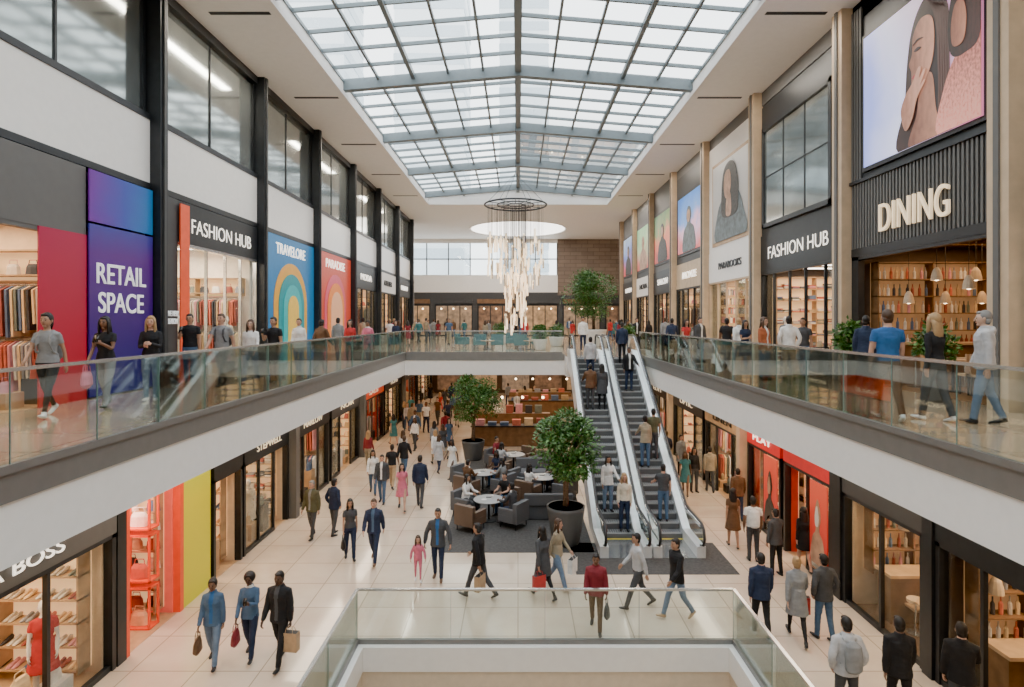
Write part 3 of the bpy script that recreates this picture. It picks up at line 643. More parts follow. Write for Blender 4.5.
# ------------------------------------------------------------------ escalators
def escalator(x0,x1):
    e=empty('escalator'); yb,yt=17.3,25.0; H=UP
    path=[(15.9,0),(yb,0),(yt,H),(26.5,H)]
    def off(dz): return [(y,z+dz) for y,z in path]
    m=MB(); sk=mat('escalator_skirt_steel',(.82,.83,.83),.3,.35)
    hi=off(.32)
    for x in (x0,x1-.24):
        prof=[(x,y,z) for y,z in hi]+[(x,y,z) for y,z in [(26.5,H-.55),(yt,H-.75),(yb+1.0,0),(15.9,0)]]
        m.extr(prof,(.24,0,0),sk)
    m.extr([(x0+.2,y,z) for y,z in [(yb+1.0,0),(yt,H-.75),(26.4,H-.6),(26.4,H-.5),(yt,H-.62),(yb+1.2,.0)]],(x1-x0-.4,0,0),M_white)
    m.obj('truss',e)
    m=MB(); n=25; dy=(yt-yb)/n; dz=H/n
    for i in range(n):
        y=yb+i*dy; z=(i+1)*dz
        m.box(x0+.25,x1-.25,y,y+dy+.02,z-.28,z-.012,M_stepd)
        for k in range(14): 
            xx=x0+.27+k*(x1-x0-.54)/13; m.box(xx-.02,xx+.02,y,y+dy,z-.012,z,M_step)
        m.box(x0+.25,x1-.25,y-.004,y+.03,z-.035,z+.001,M_step)
    m.box(x0+.24,x1-.24,15.9,yb,0,.02,M_steel); m.box(x0+.24,x1-.24,yb-.06,yb,.02,.03,M_yel); m.box(x0+.24,x1-.24,yt,26.5,H,H+.02,M_steel)
    m.obj('steps',e)
    m=MB(); g=MB()
    for x in (x0+.12,x1-.12):
        pts=[(15.95,.35),(15.72,.42),(15.62,.62),(15.7,.86),(15.9,.98),(yb-.3,.98),(yb+.1,1.03)]+[(yt-.2,H+.92),(yt+.3,H+.98),(26.4,H+.98),(26.65,H+.86),(26.72,H+.62),(26.62,H+.42),(26.4,H+.35)]
        m.loft([(x,y,z) for y,z in pts],[(.04,.025)]*len(pts),M_black,8)
        g.extr([(x-.006,y,z) for y,z in [(15.95,.25),(15.75,.5),(15.8,.8),(15.95,.95),(yb,.95),(yt,H+.93),(26.4,H+.95),(26.6,H+.8),(26.6,H+.5),(26.4,H+.25),(yt,H+.25),(yb,.25)]],(.012,0,0),M_glass)
        m.extr([(x-.04,y,z) for y,z in [(yb,.86),(yt,H+.83),(26.3,H+.88),(26.3,H+.95),(yt,H+.92),(yb,.95),(15.95,.95),(15.95,.86)]],(.08,0,0),M_steel)
    m.obj('handrail',e,True); g.obj('balustrade_glass',e)
    return e
escalator(2.25,3.68); escalator(3.72,5.15)
m=MB(); m.box(1.5,5.7,14.9,17.0,0.0,.012,M_carpet); m.box(-2.2,2.15,16.3,29,0,.012,M_carpet); m.obj('floor_mat')
# ------------------------------------------------------------------ trees and planters
def tree(name,x,y,z,pr,ph,crz,cr,ch,pm,nleaf=3600):
    e=empty(name,(x,y,z)); m=MB()
    m.loft([(0,0,0),(0,0,ph*.1),(0,0,ph*.92),(0,0,ph),(0,0,ph),(0,0,ph-.08)],[pr*.68,pr*.74,pr*.98,pr,pr*.9,pr*.88],pm,28); m.loft([(0,0,ph-.1),(0,0,ph-.05)],[pr*.87,pr*.87],M_soil,20)
    m.obj('planter_pot',e,True)
    m=MB(); rnd=random.Random(int(x*10+y))
    for k in range(4):
        a=k*1.57+.4; m.loft([(.06*math.cos(a),.06*math.sin(a),ph-.1),(.05*math.cos(a+1),.05*math.sin(a+1),(ph+crz)/2),(.25*cr*math.cos(a),.25*cr*math.sin(a),crz-ch*.2),(.6*cr*math.cos(a+.3),.6*cr*math.sin(a+.3),crz+ch*.25)],[.05,.04,.03,.012],M_bark,7)
    for k in range(9):
        a=k*.7; m.loft([(0,0,crz-ch*.5),(.7*cr*math.cos(a),.7*cr*math.sin(a),crz+ch*(.5*math.sin(k*2.1)))],[.025,.008],M_bark,5)
    m.obj('trunk',e,True)
    m=MB(); blobs=[]
    for k in range(26):
        a=rnd.uniform(0,6.28); t=rnd.uniform(-1,1); rr=math.sqrt(max(0,1-t*t))*rnd.uniform(.35,.78)
        blobs.append((rr*cr*math.cos(a),rr*cr*math.sin(a),crz+t*ch*.72,rnd.uniform(.26,.42)*cr))
    for i in range(nleaf):
        b=rnd.choice(blobs); d=Vector((rnd.gauss(0,1),rnd.gauss(0,1),rnd.gauss(0,1))).normalized(); r=b[3]*rnd.uniform(.55,1.08)
        c=Vector(b[:3])+d*r
        ax=(d+Vector((rnd.uniform(-.8,.8),rnd.uniform(-.8,.8),rnd.uniform(-.9,.3)))).normalized(); sd=ax.cross(Vector((rnd.uniform(-1,1),rnd.uniform(-1,1),1))).normalized(); L=rnd.uniform(.08,.14); w=L*.32
        nrm=ax.cross(sd)
        mt=M_leaf if rnd.random()<.6 else M_leaf2
        p0=c; p1=c+ax*L*.45+sd*w; p2=c+ax*L-nrm*L*.15; p3=c+ax*L*.45-sd*w
        m.poly([p0,p1,p2],mt); m.poly([p0,p2,p3],mt)
    m.obj('foliage',e)
    return e
tree('potted_ficus_tree',1.40,17.0,0,.56,1.1,2.85,1.15,1.0,M_pot,6200)
tree('potted_ficus_tree',-2.1,27.2,0,.55,.9,2.9,1.3,1.05,M_pot,5200)
tree('potted_ficus_tree',4.3,33.0,UP,.75,1.1,3.1,1.8,1.15,M_potw,7500)
for x,y,r in ((1.2,31.5,.5),(2.4,36,.6),(-1.2,40,.6),(5.9,31,.4)): tree('potted_shrub',x,y,UP,r*.8,.6,.95,r,.4,M_potw,1200)
tree('potted_shrub',8.35,11.6,UP,.2,.6,1.15,.38,.5,M_pot,900)
tree('potted_shrub',8.35,14.7,UP,.2,.6,1.15,.38,.5,M_pot,900)
# ------------------------------------------------------------------ chandelier
e=empty('chandelier',(-.1,24.0,0)); m=MB(); zr=11.3
def ringt(r,z,t,mt,n=40):
    for i in range(n):
        a=2*math.pi*i/n; b=2*math.pi*(i+1)/n
        m.loft([(r*math.cos(a),r*math.sin(a),z),(r*math.cos(b),r*math.sin(b),z)],[t,t],mt,6,(0,0,1))
ringt(1.28,zr,.035,M_dark); ringt(.75,zr,.025,M_dark); ringt(.3,zr,.02,M_dark)
for k in range(12):
    a=k*math.pi/6; m.loft([(.3*math.cos(a),.3*math.sin(a),zr),(1.28*math.cos(a),1.28*math.sin(a),zr)],[.014,.014],M_dark,5,(0,0,1))
for k in range(6):
    a=k*math.pi/3; m.loft([(1.28*math.cos(a),1.28*math.sin(a),zr),(0,0,12.6)],[.008,.008],M_dark,4)
m.loft([(0,0,12.6),(0,0,RZ-.2)],[.012,.012],M_dark,5)
m.obj('canopy_ring',e)
m=MB(); M_rod=emis('lit_glass_rod',(1,.78,.52),1.7); M_rodg=mat('clear_glass_rod',(.80,.68,.52),.1,.2)
for k in range(185):
    r=1.25*math.sqrt(random.random()); a=random.uniform(0,6.28)
    if k<75: r=.5*math.sqrt(random.random()); zb=random.uniform(5.85,8.6)
    else: zb=7.8+1.9*random.random()
    L=random.uniform(.3,.55); x,y=r*math.cos(a),r*math.sin(a)
    m.loft([(x,y,zb+L),(x,y,zr)],[.003,.003],M_dark,4); m.loft([(x,y,zb),(x,y,zb+L)],[.036,.036],M_rod if k%3 else M_rodg,8); m.loft([(x,y,zb+L),(x,y,zb+L+.08)],[.04,.02],M_brass,8)
m.obj('hanging_lights',e)
l=bpy.data.lights.new('chandelier_lamp','POINT'); l.energy=120; l.shadow_soft_size=.6; l.color=(1,.82,.62); o=bpy.data.objects.new('chandelier_lamp',l); COL.objects.link(o); o.location=(-.1,24,8.3)
# ------------------------------------------------------------------ furniture
def armchair(x,y,z,rot,mt):
    m=MB()
    m.box(-.36,.36,-.34,.34,.2,.42,mt); m.box(-.36,-.24,-.34,.34,.42,.62,mt); m.box(.24,.36,-.34,.34,.42,.62,mt)
    m.box(-.36,.36,.22,.38,.2,.82,mt); m.box(-.23,.23,-.33,.2,.42,.48,mt)
    for a in(-.3,.3):
        for b in(-.28,.3): m.loft([(a,b,0),(a,b,.2)],[.015,.022],M_black,6)
    return m.obj('armchair',None,False,.04,(x,y,z),rot)
def table(x,y,z,r=.45,h=.74,mt=None):
    m=MB(); m.loft([(0,0,h-.035),(0,0,h-.015),(0,0,h)],[r*.96,r,r],mt or M_woodl,28); m.loft([(0,0,0),(0,0,.025),(0,0,.05),(0,0,h-.035)],[.26,.26,.035,.035],M_black,16)
    m.loft([(.1,.1,h),(.1,.1,h+.09)],[.03,.04],M_mann,10); m.loft([(-.15,-.08,h),(-.15,-.08,h+.012)],[.06,.09],M_mann,14); m.box(-.1,.12,.12,.2,h,h+.012,M_dark)
    return m.obj('round_table',None,False,0,(x,y,z))
seats=[]
for tx,ty in ((-.95,18.9),(-1.35,22.2),(-.2,25.2),(.9,21.6)):
    table(tx,ty,.012,.5,.70,mat('pale_table_top',(.36,.36,.355),.3))
    for k in range(4):
        a=math.pi/4+k*math.pi/2+.2; cx,cy=tx+.95*math.cos(a),ty+.95*math.sin(a); rt=a-math.pi/2
        armchair(cx,cy,.012,rt,M_grayf if k%2 else mat('taupe_leather',(.13,.085,.06),.5)); seats.append((cx,cy,rt))
for x,y,r in ((-2.2,33.5,0),(-1.2,33.6,0),(.2,33.2,2.9),(1.2,34.4,3.3),(-.4,36,0),(-3.3,34.5,1.4)): armchair(x,y,UP,r,M_teal)
table(-1.7,32.4,UP,.4,.5); table(.7,32.3,UP,.4,.5)
def kiosk(x,y,w,d,nm):
    m=MB(); m.box(x-w/2,x+w/2,y-d/2,y-d/2+.6,0,1.0,M_wood); m.box(x-w/2-.05,x+w/2+.05,y-d/2-.05,y-d/2+.65,1.0,1.06,M_black)
    m.box(x-w/2,x-w/2+.6,y-d/2+.6,y+d/2,0,1.0,M_wood); m.box(x+w/2-.6,x+w/2,y-d/2+.6,y+d/2,0,1.0,M_wood); m.box(x-w/2,x+w/2,y+d/2-.5,y+d/2,0,1.3,M_wood)
    for k in range(6): m.box(x-w/2+.2+k*(w-.4)/6,x-w/2+.2+(k+.7)*(w-.4)/6,y-d/2+.1,y-d/2+.45,1.06,1.06+random.uniform(.1,.4),random.choice(M_goods))
    for k in range(7): m.box(x-w/2+.1+k*(w-.4)/7,x-w/2+.1+(k+.7)*(w-.4)/7,y+d/2-.4,y+d/2-.1,1.3,1.3+random.uniform(.1,.5),random.choice(M_goods))
    for k in range(4): 
        xx=x-w/2+.5+k*(w-1)/3; m.ball((xx,y-d/2+.3,2.5),.07,M_warm,8,6); m.loft([(xx,y-d/2+.3,2.56),(xx,y-d/2+.3,SO)],[.005,.005],M_black,4)
    m.obj(nm)
kiosk(-.3,31.5,4.2,3,'coffee_kiosk'); kiosk(1.6,41,4.5,3,'retail_kiosk')
m=MB(); m.box(-1.0,1.0,-.35,.35,0,.45,M_grayf); m.box(-1.0,1.0,.25,.4,.45,.85,M_grayf); m.obj('bench_sofa',None,False,.04,(.9,23.6,.012),0)
m=MB(); m.box(-.8,.8,-.35,.35,0,.45,M_grayf); m.box(-.8,.8,.25,.4,.45,.85,M_grayf); m.obj('bench_sofa',None,False,.04,(1.0,19.3,.012),math.pi)
m=MB()
for (x,y,w,h) in ((-16,75,9,75),(-3,95,8,60),(-38,80,14,60)):
    m.box(x,x+w,y,y+10,-5,h,mat('tower_facade',(.72,.77,.80),.5)); z=0
    while z<h: m.box(x-.1,x+w+.1,y-.1,y+10,z,z+1.4,mat('tower_glazing',(.50,.57,.62),.3)); z+=3.6
m.obj('office_tower')
# ------------------------------------------------------------------ people
P_SK,P_HR,P_TOP,P_BOT,P_SHOE,P_EYE,P_LIP,P_IN,P_BAG=[mat('p_slot_%d'%i,(.1*i,.5,.5)) for i in range(9)]
SL=[P_SK,P_HR,P_TOP,P_BOT,P_SHOE,P_EYE,P_LIP,P_IN,P_BAG]
R=math.radians
POSES={
 'walk':dict(l=(24,6),r=(-16,24),al=(-22,12,8,0),ar=(22,26,8,.1),lean=3,f=(-12,35)),
 'walk2':dict(l=(-14,22),r=(22,5),al=(20,22,8,.1),ar=(-20,12,8,0),lean=3,f=(32,-12)),
 'step':dict(l=(12,4),r=(-9,14),al=(-8,12,7,0),ar=(10,16,7,0),lean=1,f=(-4,16)),
 'stand':dict(l=(2,3),r=(-2,2),al=(2,14,9,.05),ar=(4,12,9,.05),lean=0,f=(0,0)),
 'phone':dict(l=(4,3),r=(-4,4),al=(0,12,8,0),ar=(22,105,6,.35),lean=2,f=(0,0)),
 'walkphone':dict(l=(18,5),r=(-12,18),al=(24,95,6,.4),ar=(12,30,8,.1),lean=3,f=(-8,26)),
 'cross':dict(l=(5,4),r=(-3,4),al=(16,92,8,.75),ar=(12,86,8,.7),lean=1,f=(0,0)),
 'pocket':dict(l=(8,4),r=(-6,8),al=(-14,42,20,.35),ar=(-14,42,20,.35),lean=1,f=(-2,8)),
 'bag':dict(l=(18,4),r=(-14,18),al=(2,6,10,0),ar=(10,22,8,0),lean=2,f=(-8,26)),
 'hold':dict(l=(10,4),r=(-8,10),al=(10,14,24,0),ar=(-6,12,24,0),lean=2,f=(-4,12)),
 'sit':dict(l=(84,86),r=(80,78),al=(34,55,10,.3),ar=(30,62,10,.35),lean=6,f=(0,0)),
 'rail':dict(l=(3,3),r=(-3,3),al=(38,30,12,0),ar=(2,14,9,0),lean=2,f=(0,0)),
}
PC={}
def person_mesh(sex,pose,top,bot,hair,pack=False):
    key=(sex,pose,top,bot,hair,pack)
    if key in PC: return PC[key]
    P=POSES[pose]; fem=sex=='f'; kid=sex=='c'
    g={'tee':.004,'long':.007,'shirt':.01,'jacket':.016,'coat':.020,'hoodie':.020,'dress':.004}[top]
    hw=.158 if fem else .184
    if kid: hw=.148
    lean=R(P['lean']); piv=Vector((0,0,.93))
    def T(p):
        p=Vector(p)-piv; c,s=math.cos(lean),math.sin(lean)
        return Vector((p.x,p.y*c-p.z*s,p.y*s+p.z*c))+piv
    m=MB()
    if fem: tr=[(.86,.150,.108),(.95,.168,.118),(1.02,.155,.108),(1.11,.126,.090),(1.20,.135,.098),(1.29,.150,.122),(1.36,.150,.105),(1.42,.132,.080),(1.46,.085,.062)]
    else: tr=[(.86,.150,.105),(.95,.160,.115),(1.02,.158,.113),(1.11,.150,.105),(1.20,.158,.108),(1.30,.172,.120),(1.37,.175,.112),(1.43,.150,.086),(1.475,.095,.066)]
    hem=1.0 if top in('tee','long','shirt') else .9
    lab=[]
    pts=[];rad=[]
    for i,(z,a,b) in enumerate(tr):
        gg=g if z>=hem-.06 else 0
        pts.append(T((0,.0 if z<1.4 else .008,z))); rad.append((a+gg,b+gg))
        if i<len(tr)-1: lab.append(P_BOT if z<hem-.1 else P_TOP)
    m.loft(pts,rad,lab,20)
    nk=.046 if fem else .055
    m.loft([T((0,.012,1.44)),T((0,.008,1.50)),T((0,-.002,1.60))],[(nk+.02,nk+.015),(nk,nk),(nk,nk)],[P_TOP if top in('jacket','hoodie','coat') else P_SK,P_SK],14)
    if top in('jacket','coat','shirt','hoodie'):
        m.loft([T((0,.02,1.45)),T((0,.018,1.515))],[(nk+.04,nk+.035),(nk+.025,nk+.022)],P_TOP,14)
    if top=='hoodie': m.ball(T((0,.095,1.45)),(.1,.055,.07),P_TOP,10,7)
    if top in('jacket','coat','hoodie','shirt'):
        zb={'coat':.62,'jacket':.84,'hoodie':.87,'shirt':.85}[top]; w0=.165 if not fem else .16
        m.loft([T((0,0,1.12)),T((0,0,1.0)),(0,0,.92),(0,0,zb)],[(w0*.9+g*.6,.112+g*.5),(w0+g*.7,.12+g*.6),(w0+.006+g,.125+g),(w0+.014+g+(.03 if top=='coat' else 0),.13+g+(.03 if top=='coat' else 0))],P_TOP,20)
    if top=='dress' : m.loft([T((0,0,1.12)),(0,0,.98),(0,0,.8),(0,-.01,.56)],[(.13,.095),(.172,.125),(.20,.155),(.235,.195)],P_TOP,20)
    if bot=='skirt': m.loft([T((0,0,1.05)),(0,0,.95),(0,0,.8),(0,-.01,.62)],[(.145,.10),(.175,.125),(.19,.145),(.205,.17)],P_BOT,20)
    bare=bot in('skirt',) or top=='dress'
    feet=[]
    for sgn,lg,fp in ((1,P['l'],P['f'][0]),(-1,P['r'],P['f'][1])):
        a=R(lg[0]); k=R(lg[1]); hx=.085 if not fem else .088
        h=Vector((sgn*hx,0,.91)); out=.02*sgn if pose!='sit' else .05*sgn
        d1=Vector((out,-math.sin(a),-math.cos(a))).normalized(); kn=h+d1*.42
        d2=Vector((0,-math.sin(a-k),-math.cos(a-k))).normalized(); an=kn+d2*.40
        th=1.04 if fem else 1.0
        if bare or bot=='leggings': rr=[.088,.082,.066,.050,.050,.046,.034,.032]
        else: rr=[.092,.088,.076,.064,.060,.058,.052,.050]
        pl=[h+Vector((0,0,.02)),h+d1*.10,h+d1*.27,kn-d1*.02,kn+d2*.06,kn+d2*.14,kn+d2*.30,an]
        lb=[P_BOT]*7
        if bare: lb=[P_BOT,P_SK,P_SK,P_SK,P_SK,P_SK,P_SK]
        if bot=='shorts': lb=[P_BOT,P_BOT,P_BOT]+[P_SK]*4
        rd=[(r*th*.97,r*th*1.03) for r in rr]; rd[0]=(.085,.095)
        m.loft(pl,rd,lb,14)
        q=R(fp); fd=Vector((sgn*.12,-math.cos(q),-math.sin(q))).normalized() ; upv=Vector((0,-math.sin(q),math.cos(q)))
        if pose=='sit': fd=Vector((sgn*.1,-1,0)).normalized()
        c=an+Vector((0,0,-.045)) if abs(fp)<20 else an-upv*.045
        m.loft([an+d2*-.02,an+d2*.02,c],[(.042,.044),(.040,.046),(.036,.05)],P_SHOE if not bare else P_SK,10)
        fo=[c-fd*.06,c-fd*.03,c+fd*.04,c+fd*.11,c+fd*.165,c+fd*.19]
        m.loft(fo,[(.026,.026),(.036,.036),(.038,.034),(.044,.025),(.036,.019),(.016,.012)],P_SHOE,12)
        feet+= [fo[0],fo[-2]]
    hands=[]
    fing=MB()
    for sgn,ar in ((1,P['al']),(-1,P['ar'])):
        a,el,ab,inn=R(ar[0]),R(ar[1]),R(ar[2]),ar[3]
        sh=T((sgn*(hw-.008),.008,1.398))
        d1=Vector((sgn*math.sin(ab),-math.sin(a)*math.cos(ab),-math.cos(a)*math.cos(ab))).normalized(); e1=sh+d1*.28
        b=a+el; d2=Vector((sgn*(math.sin(ab)*.3-inn),-math.sin(b),-math.cos(b))).normalized(); wr=e1+d2*.245
        u=.050 if not fem else .041
        g2=g*.7+.002
        sl=top in('tee','dress')
        pl=[T((sgn*(hw-.085),.008,1.425)),sh,sh+d1*.08,sh+d1*.15,sh+d1*.16,e1-d1*.03,e1+d2*.03,e1+d2*.10,wr-d2*.02,wr]
        if sl: rr=[.042+g,u+.004+g,u+.006+g,u+.006,u-.006,u-.011,u-.012,u-.010,.028,.026]; lb=[P_TOP]*3+[P_SK]*6
        else: rr=[.042+g,u+.002+g,u+g2,u+g2,u+g2,u-.006+g2,u-.008+g2,u-.006+g2,.034+g2*.6,.032+g2*.4]; lb=[P_TOP]*9
        m.loft(pl,rr,lb,12)
        side=Vector((0,1,0)) if abs(d2.z)>.6 else Vector((0,0,1))
        nx=(side-d2*side.dot(d2)).normalized(); th=d2.cross(nx)
        pm=[wr-d2*.01,wr+d2*.02,wr+d2*.055,wr+d2*.085]
        m.loft(pm,[(.024,.02),(.032,.016),(.038,.015),(.036,.012)],P_SK,10,tuple(nx))
        curl=Vector((-sgn,0,0)) if abs(d2.z)>.6 else Vector((0,0,-1)); curl=(curl-d2*curl.dot(d2)).normalized()
        cb=.75 if pose in('bag','hold','sit','phone','walkphone') else .35
        for q in range(4):
            off=nx*(.027-.018*q); L=[.068,.076,.071,.056][q]; b0=wr+d2*.078+off
            p1=b0+(d2*math.cos(cb*.5)+curl*math.sin(cb*.5))*L*.45; p2=p1+(d2*math.cos(cb*1.4)+curl*math.sin(cb*1.4))*L*.32; p3=p2+(d2*math.cos(cb*2.2)+curl*math.sin(cb*2.2))*L*.25
            fing.loft([b0-d2*.015,b0,p1,p2,p3],[.0085,.0088,.008,.0075,.0055],P_SK,6,rnd=True)
        tn=-nx if abs(d2.z)>.6 else nx
        t0=wr+d2*.025+tn*.022
        fing.loft([t0,t0+(tn*.8+d2*.7)*.025,t0+(tn*.55+d2+curl*.4)*.045,t0+(tn*.4+d2*1.1+curl*.5)*.06],[.011,.010,.009,.006],P_SK,6,rnd=True)
        if pose in('phone','walkphone') and el>R(80):
            c=wr+d2*.11+Vector((0,0,.035)); fing.extr([c+Vector((-.035,-.02,-.06)),c+Vector((.035,-.02,-.06)),c+Vector((.035,.03,.07)),c+Vector((-.035,.03,.07))],(0,-.009,.004),P_EYE)
        hands.append(wr+d2*.10)
    if pack:
        m.loft([T((0,.16+g,.98)),T((0,.185+g,1.02)),T((0,.19+g,1.22)),T((0,.18+g,1.38)),T((0,.15+g,1.44))],[(.10,.05),(.135,.075),(.14,.08),(.125,.065),(.07,.03)],P_BAG,14)
        for s2 in(-1,1): m.loft([T((s2*.085,.10,1.43)),T((s2*.09,.0,1.475+g)),T((s2*.09,-.095-g,1.38)),T((s2*.10,-.125-g,1.25)),T((s2*.125,-.08-g,1.12)),T((s2*.12,.08,1.06))],[(.022,.010)]*6,P_BAG,8)
    src=m.mesh('src'); so=bpy.data.objects.new('src',src); COL.objects.link(so)
    rm=so.modifiers.new('r','REMESH'); rm.mode='VOXEL'; rm.voxel_size=.0125
    sm=so.modifiers.new('s','SMOOTH'); sm.factor=.5; sm.iterations=4
    dg=bpy.context.evaluated_depsgraph_get(); me=bpy.data.meshes.new_from_object(so.evaluated_get(dg))
    bvh=BVHTree.FromPolygons([Vector(v) for v in m.v],m.f)
    nm=MB(); 
    for x in SL: nm.mi(x)
    nm.v=[tuple(v.co) for v in me.vertices]
    for p in me.polygons:
        c=p.center; r=bvh.find_nearest(c)
        lbm=m.mats[m.m[r[2]]] if r[2] is not None else P_TOP
        if lbm is P_TOP and top in('jacket',) and c.y<-.03 and abs(c.x)<.035+.04*max(0,(c.z-1.25)) and c.z>.9 and abs(p.normal.x)<.8: lbm=P_IN
        if lbm is P_TOP and c.z>1.47 and c.y<-.02 and top in('shirt','coat'): lbm=P_IN
        nm.f.append(tuple(p.vertices)); nm.m.append(nm.mi(lbm))
    COL.objects.unlink(so); bpy.data.objects.remove(so); 
    vm=[0]*len(nm.v)
    for f,k in zip(nm.f,nm.m):
        for i in f:
            if k in (2,3): vm[i]=1
    for i,p in enumerate(me.vertices):
        if vm[i]:
            c=p.co; n=mn.noise(Vector((c.x*9,c.y*9,c.z*22)))*.005+mn.noise(Vector((c.x*22+5,c.y*22,c.z*34)))*.003
            q=c+p.normal*n; nm.v[i]=(q.x,q.y,q.z)
    def app(o):
        b=len(nm.v); nm.v+=o.v; nm.f+=[tuple(b+i for i in f) for f in o.f]; nm.m+=[nm.mi(o.mats[k]) for k in o.m]
    app(fing)
    h=MB(); hs=1.22 if kid else 1.0
    def hf(u,x,y,z):
        if u.z<0:
            x*=1-.30*u.z*u.z; 
            if u.y>0: y*=1-.35*u.z*u.z
            else: y*=1-.10*u.z*u.z
        return x,y,z
    HC=T((0,-.008,1.632)); 
    h.ball((0,0,0),(.074,.094,.118),P_SK,20,14,hf)
    h.loft([(0,-.088,.022),(0,-.099,-.004),(0,-.112,-.027),(0,-.092,-.038)],[(.007,.006),(.010,.009),(.015,.009),(.012,.005)],P_SK,8)
    for s2 in(-1,1):
        h.ball((s2*.030,-.0845,.006),(.013,.007,.0065),P_EYE,8,6); h.loft([(s2*.014,-.0925,.026),(s2*.030,-.091,.030),(s2*.046,-.080,.024)],[(.004,.003)]*3,P_HR,6,(0,0,1))
        h.ball((s2*.076,.008,-.004),(.010,.020,.030),P_SK,8,6)
    h.ball((0,-.0865,-.060),(.024,.009,.0075),P_LIP,10,6)
    h.ball((0,-.060,-.092),(.028,.024,.020),P_SK,8,6)
    if hair=='bald': h.ball((0,.012,.022),(.077,.092,.102),P_SK,16,10)
    else:
        vol=1.0 if hair=='short' else 1.06
        h.ball((0,.022,.030),(.082*vol,.092*vol,.104*vol),P_HR,18,12)
        h.loft([(0,.04,-.005),(0,.045,-.05),(0,.04,-.085)],[(.076,.062),(.07,.052),(.055,.035)],P_HR,14)
        h.ball((0,-.045,.088),(.058,.040,.030),P_HR,12,8)
    if hair=='long':
        h.loft([(0,.03,.03),(0,.055,-.06),(0,.075,-.16),(0,.085,-.26),(0,.085,-.30)],[(.084,.07),(.092,.055),(.10,.045),(.085,.035),(.05,.015)],P_HR,14)
        for s2 in(-1,1): h.loft([(s2*.060,-.03,.07),(s2*.080,-.025,0),(s2*.083,-.02,-.09),(s2*.082,-.03,-.18),(s2*.07,-.03,-.22)],[(.02,.03),(.022,.034),(.024,.036),(.022,.03),(.008,.01)],P_HR,8)
    if hair=='bun': h.ball((0,.09,.09),.042,P_HR,10,8)
    if hair=='pony': h.loft([(0,.10,.06),(0,.145,.03),(0,.15,-.06),(0,.135,-.16)],[.022,.03,.028,.008],P_HR,8)
    if hair=='afro': h.ball((0,.03,.04),(.115,.108,.12),P_HR,16,10)
    h.v=[tuple(HC+Vector(v)*hs+Vector((0,0,.02 if kid else 0))) for v in h.v]
    app(h)
    mz=min(v[2] for v in nm.v) if pose!='sit' else min(f.z for f in feet)-.03
    nm.v=[(a,b,c-mz) for a,b,c in nm.v]
    out=nm.mesh('person_body'); out.polygons.foreach_set('use_smooth',[True]*len(out.polygons)); out.update()
    hands=[q-Vector((0,0,mz)) for q in hands]
    top_z=max(v[2] for v in nm.v)
    PC[key]=(out,hands,top_z); return PC[key]
SKIN=[(.52,.30,.21),(.38,.21,.13),(.17,.085,.05),(.09,.045,.027),(.58,.37,.27)]
C=dict(black=(.012,.012,.014),navy=(.018,.028,.06),denim=(.06,.11,.19),ljean=(.13,.19,.28),grey=(.22,.225,.23),lgrey=(.44,.44,.45),white=(.70,.69,.67),maroon=(.20,.02,.03),red=(.45,.03,.03),olive=(.09,.085,.045),brown=(.12,.06,.03),tan=(.42,.28,.16),blue=(.02,.10,.27),pink=(.58,.15,.22),dgrey=(.055,.057,.062),teal=(.04,.16,.17),khaki=(.30,.25,.17),cream=(.62,.55,.44),rust=(.35,.10,.04))
HC_=dict(black=(.012,.009,.008),brown=(.06,.03,.015),blond=(.36,.22,.10),grey=(.22,.21,.20),auburn=(.13,.04,.02))
def cm(kind,c,r):
    return mat('%s_%s'%(kind,'_'.join('%02d'%int(x*99) for x in c)),c,r,var=.14,scale=9,bump=.08 if kind in('cloth',) else 0)
def bagmesh(kind,col):
    m=MB(); c=cm('bag',col,.5)
    if kind=='paper':
        w,d,h=.30,.13,.34; m.extr([(-w/2,-d/2,-h-.1),(w/2,-d/2,-h-.1),(w/2,-d/2,-.1),(-w/2,-d/2,-.1)],(0,d,0),c)
        m.box(-w/2+.008,w/2-.008,-d/2+.008,d/2-.008,-.101,-.098,M_black)
        for y in(-d/2,d/2): m.loft([(-.07,y,-.1),(-.06,y*.4,-.02),(0,y*.2,.0),(.06,y*.4,-.02),(.07,y,-.1)],[.005]*5,c,5)
    else:
        m.loft([(0,0,-.40),(0,0,-.37),(0,0,-.22),(0,0,-.14)],[(.13,.05),(.16,.075),(.15,.06),(.12,.03)],c,14,rnd=True)
        for y in(-.02,.02): m.loft([(-.08,y,-.15),(-.06,y,-.04),(0,y,.0),(.06,y,-.04),(.08,y,-.15)],[.008]*5,c,6)
    return m
